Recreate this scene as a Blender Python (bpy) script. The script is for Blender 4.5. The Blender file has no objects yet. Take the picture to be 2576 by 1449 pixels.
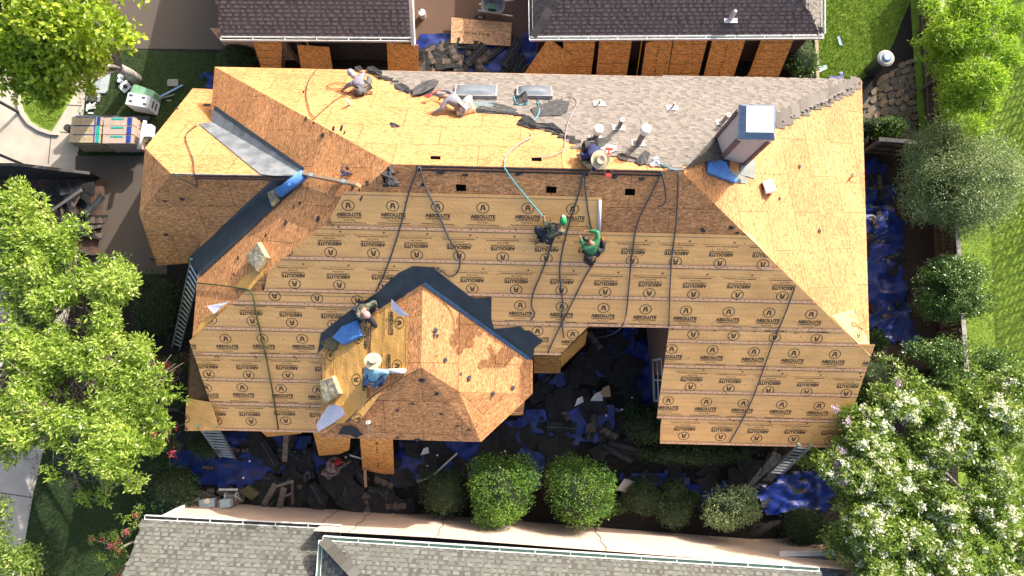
import bpy, bmesh, math, random
import numpy as np
from mathutils import Vector, Matrix, noise, geometry
random.seed(7)
R=math.radians
SC=bpy.context.scene
# ------------------------------------------------------------ camera, sky, sun
F_=1786.0; CX=1288.0; CY=724.5; TILT=R(7.56); H=28.0
cam=bpy.data.cameras.new('camera'); co=bpy.data.objects.new('camera',cam); SC.collection.objects.link(co)
cam.sensor_width=36; cam.lens=36*F_/2576; cam.clip_end=500
co.location=(0,0,H); co.rotation_euler=(TILT,0,0); SC.camera=co
SUN_EL=R(26.8); SUN_AZ=R(41)
SV=Vector((math.sin(SUN_AZ)*math.cos(SUN_EL),math.cos(SUN_AZ)*math.cos(SUN_EL),math.sin(SUN_EL)))
w=bpy.data.worlds.new('World'); SC.world=w; w.use_nodes=True
nt=w.node_tree; sky=nt.nodes.new('ShaderNodeTexSky'); sky.sky_type='NISHITA'; sky.sun_disc=False
sky.sun_elevation=SUN_EL; sky.sun_rotation=SUN_AZ; sky.air_density=1.0; sky.dust_density=6; sky.ozone_density=0.2
nt.links.new(sky.outputs[0],nt.nodes['Background'].inputs[0]); nt.nodes['Background'].inputs[1].default_value=0.15
sd=bpy.data.lights.new('sun','SUN'); sd.energy=3.6; sd.angle=R(0.5); sd.color=(1,0.93,0.85)
so=bpy.data.objects.new('sun',sd); SC.collection.objects.link(so); so.rotation_euler=SV.to_track_quat('Z','Y').to_euler()
so.location=(0,0,40)
SC.view_settings.view_transform='Standard'; SC.view_settings.look='None'; SC.view_settings.gamma=1
SC.view_settings.exposure=1.1
SC.cycles.max_bounces=6; SC.cycles.transparent_max_bounces=8
# ------------------------------------------------------------ photo point -> world point
CAMP=Vector((0,0,H)); cT,sT=math.cos(TILT),math.sin(TILT)
def ray(x,y):
    vx=(x-CX)/F_; vy=(CY-y)/F_
    return Vector((vx, vy*cT+sT, vy*sT-cT))
def P(x,y,z=0.0):
    r=ray(x,y); return CAMP+r*((z-H)/r.z)
class Plane:
    def __init__(s,p,n):
        s.p=Vector(p); s.n=Vector(n).normalized()
        if s.n.z<0: s.n=-s.n
        h=Vector((0,0,1)).cross(s.n)
        if h.length<1e-6: h=Vector((1,0,0))
        s.u=h.normalized(); s.v=s.n.cross(s.u).normalized()   # u along the eave, v up the slope
    def hit(s,x,y,h=0.0):
        r=ray(x,y); c=CAMP; p=s.p+Vector((0,0,h)); return c+r*((p-c).dot(s.n)/r.dot(s.n))
    def z(s,x,y): return s.p.z-((x-s.p.x)*s.n.x+(y-s.p.y)*s.n.y)/s.n.z
    def uv(s,q): d=q-s.p; return (d.dot(s.u),d.dot(s.v))
    def at(s,u,v,o=0.0): return s.p+s.u*u+s.v*v+s.n*o
    @staticmethod
    def of(a,b,c): return Plane(a,(b-a).cross(c-a))
GP=Plane((0,0,0),(0,0,1)); GP.u=Vector((1,0,0)); GP.v=Vector((0,1,0))
# ------------------------------------------------------------ objects
COL=SC.collection; ORG={}
def tag(o,label=None,cat=None,group=None,kind=None):
    if label: o['label']=label
    if cat: o['category']=cat
    if group: o['group']=group
    if kind: o['kind']=kind
    return o
def thing(name,label,cat,loc=(0,0,0),group=None,kind=None):
    o=bpy.data.objects.new(name,None); COL.objects.link(o); o.location=loc; o.empty_display_size=.2
    ORG[o.name]=Vector(loc); return tag(o,label,cat,group,kind)
class MB:
    def __init__(s): s.v=[]; s.f=[]; s.m=[]; s.t=[]; s.uv=[]
    def poly(s,pts,m=0,uv=None,t=.5,pl=None):
        i=len(s.v); s.v+= [tuple(p) for p in pts]; s.f.append(tuple(range(i,i+len(pts)))); s.m.append(m); s.t.append(t)
        if uv is None:
            if pl: uv=[pl.uv(Vector(p)) for p in pts]
            else: uv=[(p[0],p[1]) for p in pts]
        s.uv+=list(uv)
    def prism(s,pts,h,m=0,t=.5,d=(0,0,1),ms=None,pl=None,bottom=False):
        d=Vector(d)*h; top=[Vector(p)+d for p in pts]; bot=[Vector(p) for p in pts]
        s.poly(top,m,t=t,pl=pl)
        if bottom: s.poly(bot[::-1],m if ms is None else ms,t=t)
        n=len(pts)
        for i in range(n):
            j=(i+1)%n; L=(bot[j]-bot[i]).length
            s.poly([bot[i],bot[j],top[j],top[i]],m if ms is None else ms,uv=[(0,0),(L,0),(L,h),(0,h)],t=t)
    def box(s,c,sz,rot=0.0,m=0,t=.5,M=None):
        c=Vector(c); X,Y,Z=[k/2 for k in sz]
        if M is None: M=Matrix.Rotation(rot,3,'Z')
        q=[c+M@Vector((a*X,b*Y,e*Z)) for e in (-1,1) for a,b in ((-1,-1),(1,-1),(1,1),(-1,1))]
        for f in ((3,2,1,0),(4,5,6,7),(0,1,5,4),(1,2,6,5),(2,3,7,6),(3,0,4,7)):
            a,b,c_,d=[q[k] for k in f]; L=(b-a).length; W=(d-a).length
            s.poly([a,b,c_,d],m,uv=[(0,0),(L,0),(L,W),(0,W)],t=t)
    def beam(s,a,b,w_,h_,m=0,t=.5,up=(0,0,1)):
        a=Vector(a); b=Vector(b); x=(b-a); L=x.length; x.normalize(); y=Vector(up).cross(x)
        if y.length<1e-4: y=Vector((0,1,0)).cross(x)
        y.normalize(); z=x.cross(y); M=Matrix((x,y,z)).transposed()
        s.box((a+b)/2,(L,w_,h_),M=M,m=m,t=t)
    def tube(s,pts,r,n=6,m=0,t=.5,caps=True):
        pts=[Vector(p) for p in pts]; rs=r if isinstance(r,(list,tuple)) else [r]*len(pts); rings=[]
        prev=None
        for i,p in enumerate(pts):
            d=(pts[min(i+1,len(pts)-1)]-pts[max(i-1,0)])
            if d.length<1e-9: d=Vector((0,0,1))
            d.normalize()
            a=d.orthogonal().normalized() if prev is None else (prev-d*prev.dot(d)).normalized()
            prev=a; b=d.cross(a); k=len(s.v)
            for j in range(n):
                th=2*math.pi*j/n; s.v.append(tuple(p+(a*math.cos(th)+b*math.sin(th))*rs[i]))
            rings.append(k)
        for k0,k1 in zip(rings,rings[1:]):
            for j in range(n):
                j2=(j+1)%n; s.f.append((k0+j,k0+j2,k1+j2,k1+j)); s.m.append(m); s.t.append(t); s.uv+=[(j/n,0),((j+1)/n,0),((j+1)/n,1),(j/n,1)]
        if caps:
            for k,rev in ((rings[0],1),(rings[-1],0)):
                f=tuple(range(k,k+n)); s.f.append(f[::-1] if rev else f); s.m.append(m); s.t.append(t); s.uv+=[(0,0)]*n
    def cyl(s,c,r,h,n=20,m=0,r2=None,t=.5): c=Vector(c); s.tube([c,c+Vector((0,0,h))],[r,r if r2 is None else r2],n,m,t)
    def ell(s,c,r,n=10,m=0,t=.5,M=None):
        c=Vector(c); k=len(s.v); rr=r if isinstance(r,(list,tuple)) else (r,r,r); h=n//2
        for i in range(h+1):
            ph=math.pi*i/h
            for j in range(n):
                th=2*math.pi*j/n; d=Vector((math.sin(ph)*math.cos(th)*rr[0],math.sin(ph)*math.sin(th)*rr[1],math.cos(ph)*rr[2]))
                if M is not None: d=M@d
                s.v.append(tuple(c+d))
        for i in range(h):
            for j in range(n):
                j2=(j+1)%n; s.f.append((k+i*n+j,k+(i+1)*n+j,k+(i+1)*n+j2,k+i*n+j2)); s.m.append(m); s.t.append(t); s.uv+=[(0,0)]*4
    def build(s,name,mats,parent=None,smooth=False,org=None):
        if not isinstance(mats,(list,tuple)): mats=[mats]
        o_=ORG[parent.name] if parent is not None else (Vector(org) if org is not None else Vector(s.v[0]))
        me=bpy.data.meshes.new(name)
        me.from_pydata([(a-o_.x,b-o_.y,c-o_.z) for a,b,c in s.v],[],s.f)
        for m_ in mats: me.materials.append(m_)
        me.polygons.foreach_set('material_index',s.m)
        if smooth: me.polygons.foreach_set('use_smooth',[True]*len(s.f))
        ul=me.uv_layers.new(name='UVMap')
        if len(s.uv)==len(me.loops): ul.data.foreach_set('uv',np.array(s.uv,dtype=np.float32).ravel())
        a=me.attributes.new('tint','FLOAT','FACE'); a.data.foreach_set('value',s.t)
        me.update(); o=bpy.data.objects.new(name,me); COL.objects.link(o); ORG[o.name]=o_
        if parent is not None: o.parent=parent
        else: o.location=o_
        return o
def kids(o): return [c for c in bpy.data.objects if c.parent==o]
def copy_tree(o,loc=None,rot=None,label=None,parent=None):
    c=o.copy(); COL.objects.link(c); c.parent=parent
    if loc is not None: c.location=loc
    if rot is not None: c.rotation_euler=rot
    if label: c['label']=label
    for k in o.children: copy_tree(k,parent=c)
    return c
# ------------------------------------------------------------ materials
MATS={}
def nodes(name):
    m=bpy.data.materials.new(name); m.use_nodes=True; t=m.node_tree; b=t.nodes['Principled BSDF']; return m,t,b
def N(t,ty,**k):
    n=t.nodes.new(ty)
    for a,v in k.items():
        if hasattr(n,a): setattr(n,a,v)
        else: n.inputs[a.replace('_',' ')].default_value=v
    return n
def ramp(t,fac,stops):
    r=t.nodes.new('ShaderNodeValToRGB'); e=r.color_ramp.elements
    while len(e)<len(stops): e.new(.5)
    for i,(p,c) in enumerate(stops): e[i].position=p; e[i].color=(*c,1)
    t.links.new(fac,r.inputs[0]); return r.outputs[0]
def mixc(t,f,a,b,mode='MIX'):
    m=t.nodes.new('ShaderNodeMix'); m.data_type='RGBA'; m.blend_type=mode
    for s_,v in ((m.inputs[0],f),(m.inputs[6],a),(m.inputs[7],b)):
        if isinstance(v,(int,float)): s_.default_value=v
        elif isinstance(v,tuple): s_.default_value=(*v,1)
        else: t.links.new(v,s_)
    return m.outputs[2]
def bump(t,b,h,st=.3,dist=.02):
    n=t.nodes.new('ShaderNodeBump'); n.inputs['Strength'].default_value=st; n.inputs['Distance'].default_value=dist
    t.links.new(h,n.inputs['Height']); t.links.new(n.outputs[0],b.inputs['Normal'])
def mk(name,c1,c2=None,scale=8,rough=.8,bmp=0.0,detail=4,tint=None,metal=0,bscale=None,spec=None,lo=.35,hi=.65,trans=0,stretch=None):
    if name in MATS: return MATS[name]
    m,t,b=nodes(name); b.inputs['Roughness'].default_value=rough; b.inputs['Metallic'].default_value=metal
    if spec is not None: b.inputs['Specular IOR Level'].default_value=spec
    tc=t.nodes.new('ShaderNodeTexCoord'); src=tc.outputs['Object']
    if stretch:
        mp=t.nodes.new('ShaderNodeMapping'); mp.inputs['Scale'].default_value=stretch; t.links.new(src,mp.inputs[0]); src=mp.outputs[0]
    n=t.nodes.new('ShaderNodeTexNoise'); n.inputs['Scale'].default_value=scale; n.inputs['Detail'].default_value=detail; t.links.new(src,n.inputs['Vector'])
    if c2 is None: c2=tuple(min(1,k*.72) for k in c1)
    col=ramp(t,n.outputs['Fac'],[(lo,c2),(hi,c1)])
    if tint:
        a=t.nodes.new('ShaderNodeAttribute'); a.attribute_name='tint'
        col=mixc(t,1.0,col,ramp(t,a.outputs['Fac'],tint),'MULTIPLY')
    t.links.new(col,b.inputs['Base Color'])
    if bmp:
        n2=t.nodes.new('ShaderNodeTexNoise'); n2.inputs['Scale'].default_value=bscale or scale*3; n2.inputs['Detail'].default_value=6; t.links.new(src,n2.inputs['Vector'])
        bump(t,b,n2.outputs['Fac'],bmp)
    MATS[name]=m; return m
def osb_mat(name,base,seam=True,k=1.0):
    m,t,b=nodes(name); b.inputs['Roughness'].default_value=.75
    uv=t.nodes.new('ShaderNodeTexCoord').outputs['UV']; L=t.links
    def layer(rot,sx,sy,off):
        mp=t.nodes.new('ShaderNodeMapping'); mp.inputs['Rotation'].default_value=(0,0,rot); mp.inputs['Scale'].default_value=(sx,sy,1); mp.inputs['Location'].default_value=(off,off*2,0)
        L.new(uv,mp.inputs[0]); v=t.nodes.new('ShaderNodeTexVoronoi'); v.voronoi_dimensions='2D'; v.inputs['Scale'].default_value=1; L.new(mp.outputs[0],v.inputs['Vector'])
        return v
    a=layer(.25,10,34,0); c=layer(-.55,11,30,3.3); d=layer(1.2,12,30,7.1)
    def lum(v):
        s=t.nodes.new('ShaderNodeSeparateColor'); L.new(v.outputs['Color'],s.inputs[0]); return s.outputs[0]
    n=t.nodes.new('ShaderNodeTexNoise'); n.inputs['Scale'].default_value=5; n.inputs['Detail'].default_value=5; L.new(uv,n.inputs['Vector'])
    B=Vector(base)
    st=[(0,tuple(B*.38)),(.2,tuple(B*.75)),(.7,tuple(B*1.02)),(.9,tuple(B*1.3)),(1,tuple(Vector((min(1,B.x*1.5),B.y*1.55,B.z*1.8))))]
    c1=ramp(t,lum(a),st); c2=ramp(t,lum(c),st); c3=ramp(t,lum(d),st)
    f=ramp(t,n.outputs['Fac'],[(.44,(0,0,0)),(.5,(1,1,1))])
    col=mixc(t,f,c1,c2); n3=t.nodes.new('ShaderNodeTexNoise'); n3.inputs['Scale'].default_value=9; L.new(uv,n3.inputs['Vector'])
    col=mixc(t,ramp(t,n3.outputs['Fac'],[(.52,(0,0,0)),(.58,(1,1,1))]),col,c3)
    n4=t.nodes.new('ShaderNodeTexNoise'); n4.inputs['Scale'].default_value=.7; n4.inputs['Detail'].default_value=3; L.new(uv,n4.inputs['Vector'])
    col=mixc(t,.55,col,ramp(t,n4.outputs['Fac'],[(.3,(.7,.66,.6)),(.7,(1.15,1.12,1.05))]),'MULTIPLY')
    if seam:
        br=t.nodes.new('ShaderNodeTexBrick'); br.offset=.5; br.inputs['Scale'].default_value=1; br.inputs['Brick Width'].default_value=2.44; br.inputs['Row Height'].default_value=1.22
        br.inputs['Mortar Size'].default_value=.009; br.inputs['Mortar Smooth'].default_value=.3; br.inputs['Color1'].default_value=(.86,.84,.82,1); br.inputs['Color2'].default_value=(1.08,1.06,1.04,1); br.inputs['Mortar'].default_value=(.28,.2,.14,1)
        L.new(uv,br.inputs['Vector']); col=mixc(t,1.0,col,br.outputs['Color'],'MULTIPLY')
    L.new(col,b.inputs['Base Color']); bump(t,b,lum(a),.25,.004); MATS[name]=m; return m
OSB=osb_mat('osb_deck',(.55,.265,.105)); OSBD=osb_mat('osb_deck_shade',(.61,.295,.12)); OSBS=osb_mat('osb_sheet',(.86,.42,.12),seam=False)  # shade-side deck and leaned sheets lifted to carry skylight and roof bounce
EDGE=mk('deck_edge',(.30,.24,.20),(.22,.17,.14),5,.8)
TN=[(0,(.5,.45,.43)),(.35,(.72,.68,.66)),(.6,(.95,.94,.92)),(1,(1.3,1.28,1.24))]
SHT=mk('tan_shingle',(.19,.174,.162),(.17,.156,.146),40,.9,.0,tint=[(0,(.58,.56,.55)),(.4,(.82,.80,.79)),(1,(1.2,1.18,1.16))])
SHB=mk('brown_shingle',(.145,.122,.122),(.12,.10,.10),60,.9,.0,tint=[(0,(.6,.55,.55)),(.5,(.9,.86,.86)),(1,(1.15,1.1,1.1))])
SHG=mk('grey_shingle',(.14,.147,.135),(.122,.128,.118),60,.9,.0,tint=TN)
BLK=mk('black_felt',(.045,.046,.05),(.022,.022,.025),6,.8,.2)
DRK=mk('dark_shingle_back',(.018,.019,.021),(.007,.0075,.008),5,.8,.3,tint=[(0,(.6,.6,.6)),(1,(1.7,1.6,1.5))])
DBR=mk('weathered_shingle_face',(.12,.095,.08),(.06,.048,.042),30,.9,.3,tint=[(0,(.5,.5,.5)),(1,(1.7,1.6,1.5))])
ICE=mk('ice_shield',(.035,.052,.07),(.022,.034,.048),3,.55,.15,bscale=20)
ICEL=mk('membrane_grey',(.20,.225,.25),(.10,.115,.135),2.5,.5,.2)
WHT=mk('white_trim',(.8,.8,.78),(.66,.66,.64),4,.5)
WOOD=mk('lumber',(.52,.36,.22),(.38,.24,.13),9,.75,.2,stretch=(1,6,6))
OLDW=mk('old_wood',(.22,.18,.15),(.12,.095,.08),7,.85,.3)
FNC=mk('fence_wood',(.13,.075,.05),(.07,.04,.028),5,.85,.3)
GALV=mk('galvanised',(.26,.38,.58),(.18,.28,.46),14,.4,.1,metal=.45)
GREY=mk('grey_plastic',(.30,.30,.30),(.24,.24,.24),5,.6)
ALU=mk('aluminium',(.62,.63,.65),(.45,.46,.48),9,.35,metal=.7)
BLUE=mk('blue_cushion',(.10,.28,.66),(.07,.2,.52),12,.8,.2)
TARP=mk('blue_tarp',(.005,.03,.24),(.002,.008,.07),3,.42,.5,bscale=9)
FOAM=mk('foam',(.62,.45,.22),(.3,.26,.15),9,.9,.5)
FOAMD=mk('foam_dirty',(.36,.33,.24),(.16,.15,.11),7,.9,.5)
CONC=mk('concrete',(.52,.47,.40),(.43,.385,.33),1.4,.9,.2,bscale=30)
AGG=mk('aggregate',(.15,.122,.10),(.062,.05,.042),45,.95,.5,bscale=70)
AGG2=mk('aggregate_patio',(.17,.10,.07),(.08,.05,.036),38,.95,.5,bscale=70)
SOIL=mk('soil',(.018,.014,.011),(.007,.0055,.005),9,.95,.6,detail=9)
MULCH=mk('mulch',(.12,.075,.05),(.045,.03,.022),25,.95,.6)
GRS=mk('grass_shade_base',(.028,.055,.01),(.014,.03,.006),9,.95,.5,bscale=60)  # lawn colour darkened to hold the shade over it
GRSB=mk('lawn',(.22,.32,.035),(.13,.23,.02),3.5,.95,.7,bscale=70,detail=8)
BARK=mk('bark',(.30,.26,.23),(.14,.12,.10),9,.9,.5)
TWIG=mk('twig',(.26,.21,.18),(.16,.13,.11),9,.9)
RED=mk('red_paint',(.62,.03,.02),(.5,.025,.02),6,.45)
PVC=mk('pvc',(.72,.70,.68),(.6,.58,.56),6,.5)
ROPE=mk('blue_grey_rope',(.07,.095,.13),(.04,.055,.08),40,.8); ROPT=mk('teal_rope',(.10,.42,.5),(.06,.28,.36),40,.7); ROPG=mk('green_rope',(.07,.10,.03),(.04,.06,.02),40,.8); ROPB=mk('brown_rope',(.11,.06,.035),(.07,.04,.025),40,.8)
ROPP=mk('pale_cable',(.38,.30,.34),(.26,.2,.24),30,.7)
GLASS=mk('dark_glass',(.03,.04,.05),(.02,.025,.03),2,.12,spec=.8)
GUTG=mk('gutter_green',(.16,.30,.23),(.10,.2,.16),3,.6)
INK=mk('print_ink',(.035,.024,.018),(.025,.018,.014),3,.7); INKS=mk('print_ink_small',(.09,.055,.035),(.07,.045,.03),3,.7); INKB=mk('print_line_blue',(.05,.05,.10),(.04,.04,.08),3,.7); NAIL=mk('nail_cap',(.28,.035,.012),(.16,.02,.01),3,.6)
STMP=mk('stamp_ink',(.12,.06,.025),(.05,.025,.012),30,.8)
def brick_mat(name,c1,c2,mort):
    m,t,b=nodes(name); b.inputs['Roughness'].default_value=.9; uv=t.nodes.new('ShaderNodeTexCoord').outputs['UV']
    br=t.nodes.new('ShaderNodeTexBrick'); br.inputs['Scale'].default_value=1; br.inputs['Brick Width'].default_value=.21; br.inputs['Row Height'].default_value=.076; br.inputs['Mortar Size'].default_value=.008
    br.inputs['Color1'].default_value=(*c1,1); br.inputs['Color2'].default_value=(*c2,1); br.inputs['Mortar'].default_value=(*mort,1); t.links.new(uv,br.inputs['Vector'])
    n=t.nodes.new('ShaderNodeTexNoise'); n.inputs['Scale'].default_value=.8; n.inputs['Detail'].default_value=6; t.links.new(uv,n.inputs['Vector'])
    t.links.new(mixc(t,.5,br.outputs['Color'],ramp(t,n.outputs['Fac'],[(.3,(.75,.73,.72)),(.7,(1.1,1.1,1.1))]),'MULTIPLY'),b.inputs['Base Color'])
    bump(t,b,br.outputs['Fac'],-.5,.006); MATS[name]=m; return m
BRICK=brick_mat('red_brick',(.17,.095,.075),(.22,.13,.10),(.20,.17,.15)); PINK=brick_mat('pink_brick',(.62,.46,.37),(.70,.54,.44),(.62,.52,.44))
def sheet_mat(name,base):
    m,t,b=nodes(name); b.inputs['Roughness'].default_value=.55; uv=t.nodes.new('ShaderNodeTexCoord').outputs['UV']; B=Vector(base)
    mp=t.nodes.new('ShaderNodeMapping'); mp.inputs['Scale'].default_value=(.35,7,1); t.links.new(uv,mp.inputs[0])
    n=t.nodes.new('ShaderNodeTexNoise'); n.inputs['Scale'].default_value=1.6; n.inputs['Detail'].default_value=5; t.links.new(mp.outputs[0],n.inputs['Vector'])
    n2=t.nodes.new('ShaderNodeTexNoise'); n2.inputs['Scale'].default_value=.5; n2.inputs['Detail'].default_value=3; n2.inputs['Distortion'].default_value=1.2; t.links.new(uv,n2.inputs['Vector'])
    c=ramp(t,n.outputs['Fac'],[(.3,tuple(B*.86)),(.7,tuple(B*1.08))])
    c=mixc(t,.7,c,ramp(t,n2.outputs['Fac'],[(.3,(.80,.76,.70)),(.7,(1.08,1.08,1.08))]),'MULTIPLY'); t.links.new(c,b.inputs['Base Color'])
    n3=t.nodes.new('ShaderNodeTexNoise'); n3.inputs['Scale'].default_value=5; n3.inputs['Detail'].default_value=4; n3.inputs['Distortion'].default_value=2; t.links.new(uv,n3.inputs['Vector']); bump(t,b,n3.outputs['Fac'],.55,.03)
    MATS[name]=m; return m
SHEET=sheet_mat('underlayment',(.98,.545,.20)); LAPB=mk('lap_band',(.97,.58,.33),(.9,.48,.24),6,.6); SHEETG=sheet_mat('underlayment_sunlit',(.66,.37,.10)); SHEETW=mk('underlayment_back',(.72,.70,.80),(.6,.58,.68),3,.5,.2)  # underlayment raised for the shaded slope, gold copy toned for sunlit faces
# ------------------------------------------------------------ roof planes of the house
th=R(33.69); yw=R(1.3); t2=R(43)
PS=Plane(P(1880,1120,3.0),(-math.sin(th)*math.sin(yw),-math.sin(th)*math.cos(yw),math.cos(th)))
R1=PS.hit(985,413); R2=PS.hit(1713,430)
PN=Plane(R1,(math.sin(t2)*math.sin(yw),math.sin(t2)*math.cos(yw),math.cos(t2)))
W0=PS.hit(484,850); C0=PS.hit(2188,895); A0=PN.hit(540,168); B0=PN.hit(2168,203)
PM=Plane.of(A0,R1,W0); PE=Plane.of(B0,R2,C0)
V0=PM.hit(765,443); L1=P(430,437,V0.z)
LNe=P(485,222,2.2)
PLN=Plane.of(V0,L1,LNe)
LSe=P(395,668,3.8); PLS=Plane.of(V0,L1,LSe)
G0=PS.hit(1063,712); G2=P(1060,925,G0.z-.01); E1=PS.hit(1340,905); PGE=Plane.of(G0,G2,E1)
E2=PGE.hit(1340,990); J=PGE.hit(1155,985); SE1=P(1210,1112,4.85); SW1=P(805,1100,4.85)
PGS=Plane.of(G2,SE1,SW1); W1=PS.hit(812,868); PGW=Plane.of(G0,G2,W1); SWw=PGW.hit(805,1098)
PGX=Plane.of(J,E2,SE1)
house=thing('house','large brick house with stripped plywood roof, half covered in printed tan underlayment','house',(0,0,0))
def slab(name,pts,pl,mat,off=0.0,thick=.05,parent=house,edge=None,label=None):
    mb=MB(); q=[Vector(p)+pl.n*off for p in pts]
    c=sum(q,Vector())/len(q)
    # orientation: counter-clockwise seen from outside
    nrm=Vector()
    for i in range(len(q)): nrm+=(q[i]-c).cross(q[(i+1)%len(q)]-c)
    if nrm.dot(pl.n)<0: q=q[::-1]
    mb.poly(q,0,pl=pl)
    b=[p-pl.n*thick for p in q]; mb.poly(b[::-1],0,pl=pl)
    n=len(q)
    for i in range(n):
        j=(i+1)%n; L=(q[j]-q[i]).length; mb.poly([b[i],b[j],q[j],q[i]],1 if edge else 0,uv=[(0,0),(L,0),(L,thick),(0,thick)])
    o=mb.build(name,[mat,edge] if edge else [mat],parent)
    if label: o['label']=label
    return o
def on(pl,pts,h=0): return [pl.hit(x,y,h) for x,y in pts]
RW=PS.hit(2112,1122); RS=PS.hit(1660,1115)
CR=PS.hit(1683,825); CL=PS.hit(1480,822); BR=PS.hit(1410,891); BL=PS.hit(1345,891)
xw=W0.x+.25; 
def onS(x,y): return Vector((x,y,PS.z(x,y)))
ySW=PS.hit(640,1082).y
spoly=[R1,R2,C0,RW,RS,CR,CL,BR,BL,onS(E1.x-.1,E1.y-.2),onS(E1.x-.3,-1.1),onS(-6.6,-1.3),onS(-6.62,ySW),onS(-10.12,ySW),W0]
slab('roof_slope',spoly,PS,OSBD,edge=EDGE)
slab('roof_slope',[A0,B0,R2,R1],PN,OSB,edge=EDGE)
slab('roof_slope',[B0,C0,R2],PE,OSB,edge=EDGE)
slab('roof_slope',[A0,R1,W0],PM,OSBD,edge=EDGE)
Lw1=PLN.hit(365,372); Lw2=PLS.hit(350,538); Lh=L1.copy()
LN2=PLN.hit(545,225)
slab('roof_slope',[V0,L1,Lw1,LNe,LN2,PLN.hit(535,303)],PLN,OSB,edge=EDGE)
LS2=PLS.hit(480,662)
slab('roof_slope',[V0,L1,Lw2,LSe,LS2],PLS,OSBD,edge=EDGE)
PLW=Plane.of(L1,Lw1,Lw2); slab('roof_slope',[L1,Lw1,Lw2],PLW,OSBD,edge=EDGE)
# steep west skirt
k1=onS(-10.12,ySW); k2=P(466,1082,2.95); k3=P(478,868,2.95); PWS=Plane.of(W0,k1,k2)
slab('roof_slope',[W0+Vector((-.02,0,-.06)),k1+Vector((0,0,-.06)),k2,k3],PWS,mk('shaded_deck',(.16,.085,.045),(.11,.06,.03),4,.85),label='steep shaded west skirt of the roof')  # deck colour darkened to stand for the shade on this skirt
# south gable
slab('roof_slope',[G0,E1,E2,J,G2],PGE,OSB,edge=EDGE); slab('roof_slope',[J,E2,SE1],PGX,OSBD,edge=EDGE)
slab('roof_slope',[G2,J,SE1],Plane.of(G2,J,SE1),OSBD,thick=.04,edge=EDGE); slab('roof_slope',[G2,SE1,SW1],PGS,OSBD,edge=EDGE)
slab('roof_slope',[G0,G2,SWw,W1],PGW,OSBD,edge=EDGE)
# ridge vent slots
for a,b,pl in ((R1,R2,PS),(L1,V0,PLS)):
    mb=MB(); d=(b-a).normalized(); a_=a+d*.7; b_=b-d*.5
    for dv,m_,wd,ht in ((-.045,0,.05,.012),(-.10,1,.035,.03),(-.15,0,.03,.012)):
        q=pl.v*dv; up=pl.n*ht
        mb.beam(a_+q+up,b_+q+up,wd,.02,m=m_,up=pl.n)
    mb.build('ridge_vent',[BLK,mk('red_trim',(.23,.10,.06),(.18,.08,.05),5,.7)],house)
# walls
def wall(pts,zf,mat,parent=house,z0=0.0,name='wall',closed=True):
    mb=MB(); n=len(pts)
    for i in range(n if closed else n-1):
        a=Vector((*pts[i],0)); b=Vector((*pts[(i+1)%n],0)); L=(b-a).length; k=max(1,int(L/.8))
        for j in range(k):
            p=a.lerp(b,j/k); q=a.lerp(b,(j+1)/k); zp=zf(p.x,p.y); zq=zf(q.x,q.y)
            mb.poly([(p.x,p.y,z0),(q.x,q.y,z0),(q.x,q.y,zq),(p.x,p.y,zp)],uv=[(L*j/k,z0),(L*(j+1)/k,z0),(L*(j+1)/k,zq),(L*j/k,zp)])
    return mb.build(name,mat,parent)
def zmain(x,y): return min(PS.z(x,y),PN.z(x,y),PM.z(x,y) if x<-3 else 99,PE.z(x,y) if x>4 else 99)-.12
ins=.4
wall([(-10.0,10.6),(11.6,9.9),(11.0,.5),(10.85,-1.75),(5.5,-1.7),(5.3,1.75+ins),(2.5,2.1),(1.5,1.25),(.6,1.25),(.3,-1.0),(-6.2,-1.3),(-9.8,-1.2),(-9.9,1.6)],zmain,BRICK)
wall([(-3.4+3.85,-.2),(.3,-.25),(-1.3,-1.75),(-6.0,-1.6),(-6.0,1.0),(.45,.8)],lambda x,y:4.72,BRICK)
wall([(-10.2,10.3),(-11.4,10.4),(-11.7,4.3),(-10.3,4.3)],lambda x,y:min(PLN.z(x,y),PLS.z(x,y),PLW.z(x,y))-.15,BRICK)
# right wing: west wall with window
rw=[(5.18,1.7),(5.28,-1.25),(5.6,-1.8)]
mb=MB(); wx=5.34
wn=thing_loc=None
win=MB(); zc=1.75; y0,y1=-1.05,.35
ya=P(1640,920,1.6).y; yb=P(1640,1005,1.6).y
def window(parent,x,ya,yb,za,zb,nx=-1):
    f=MB(); f.box((x+nx*.03,(ya+yb)/2,zb),(.06,abs(ya-yb)+.1,.08)); f.box((x+nx*.03,(ya+yb)/2,za),(.06,abs(ya-yb)+.1,.08)); f.box((x+nx*.03,ya,(za+zb)/2),(.06,.08,zb-za)); f.box((x+nx*.03,yb,(za+zb)/2),(.06,.08,zb-za)); f.box((x+nx*.03,(ya+yb)/2,(za+zb)/2),(.05,.06,zb-za-.08)); f.box((x+nx*.028,(ya+yb)/2,(za+zb)/2),(.045,abs(ya-yb)-.08,.06))
    fr=f.build('window',WHT,parent); g=MB(); g.box((x+nx*.012,(ya+yb)/2,(za+zb)/2),(.02,abs(ya-yb)-.04,zb-za-.04)); g.build('pane',GLASS,fr); return fr
window(house,5.42,P(1640,905,1.4).y,P(1640,1008,1.4).y,.75,2.35)
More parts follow.
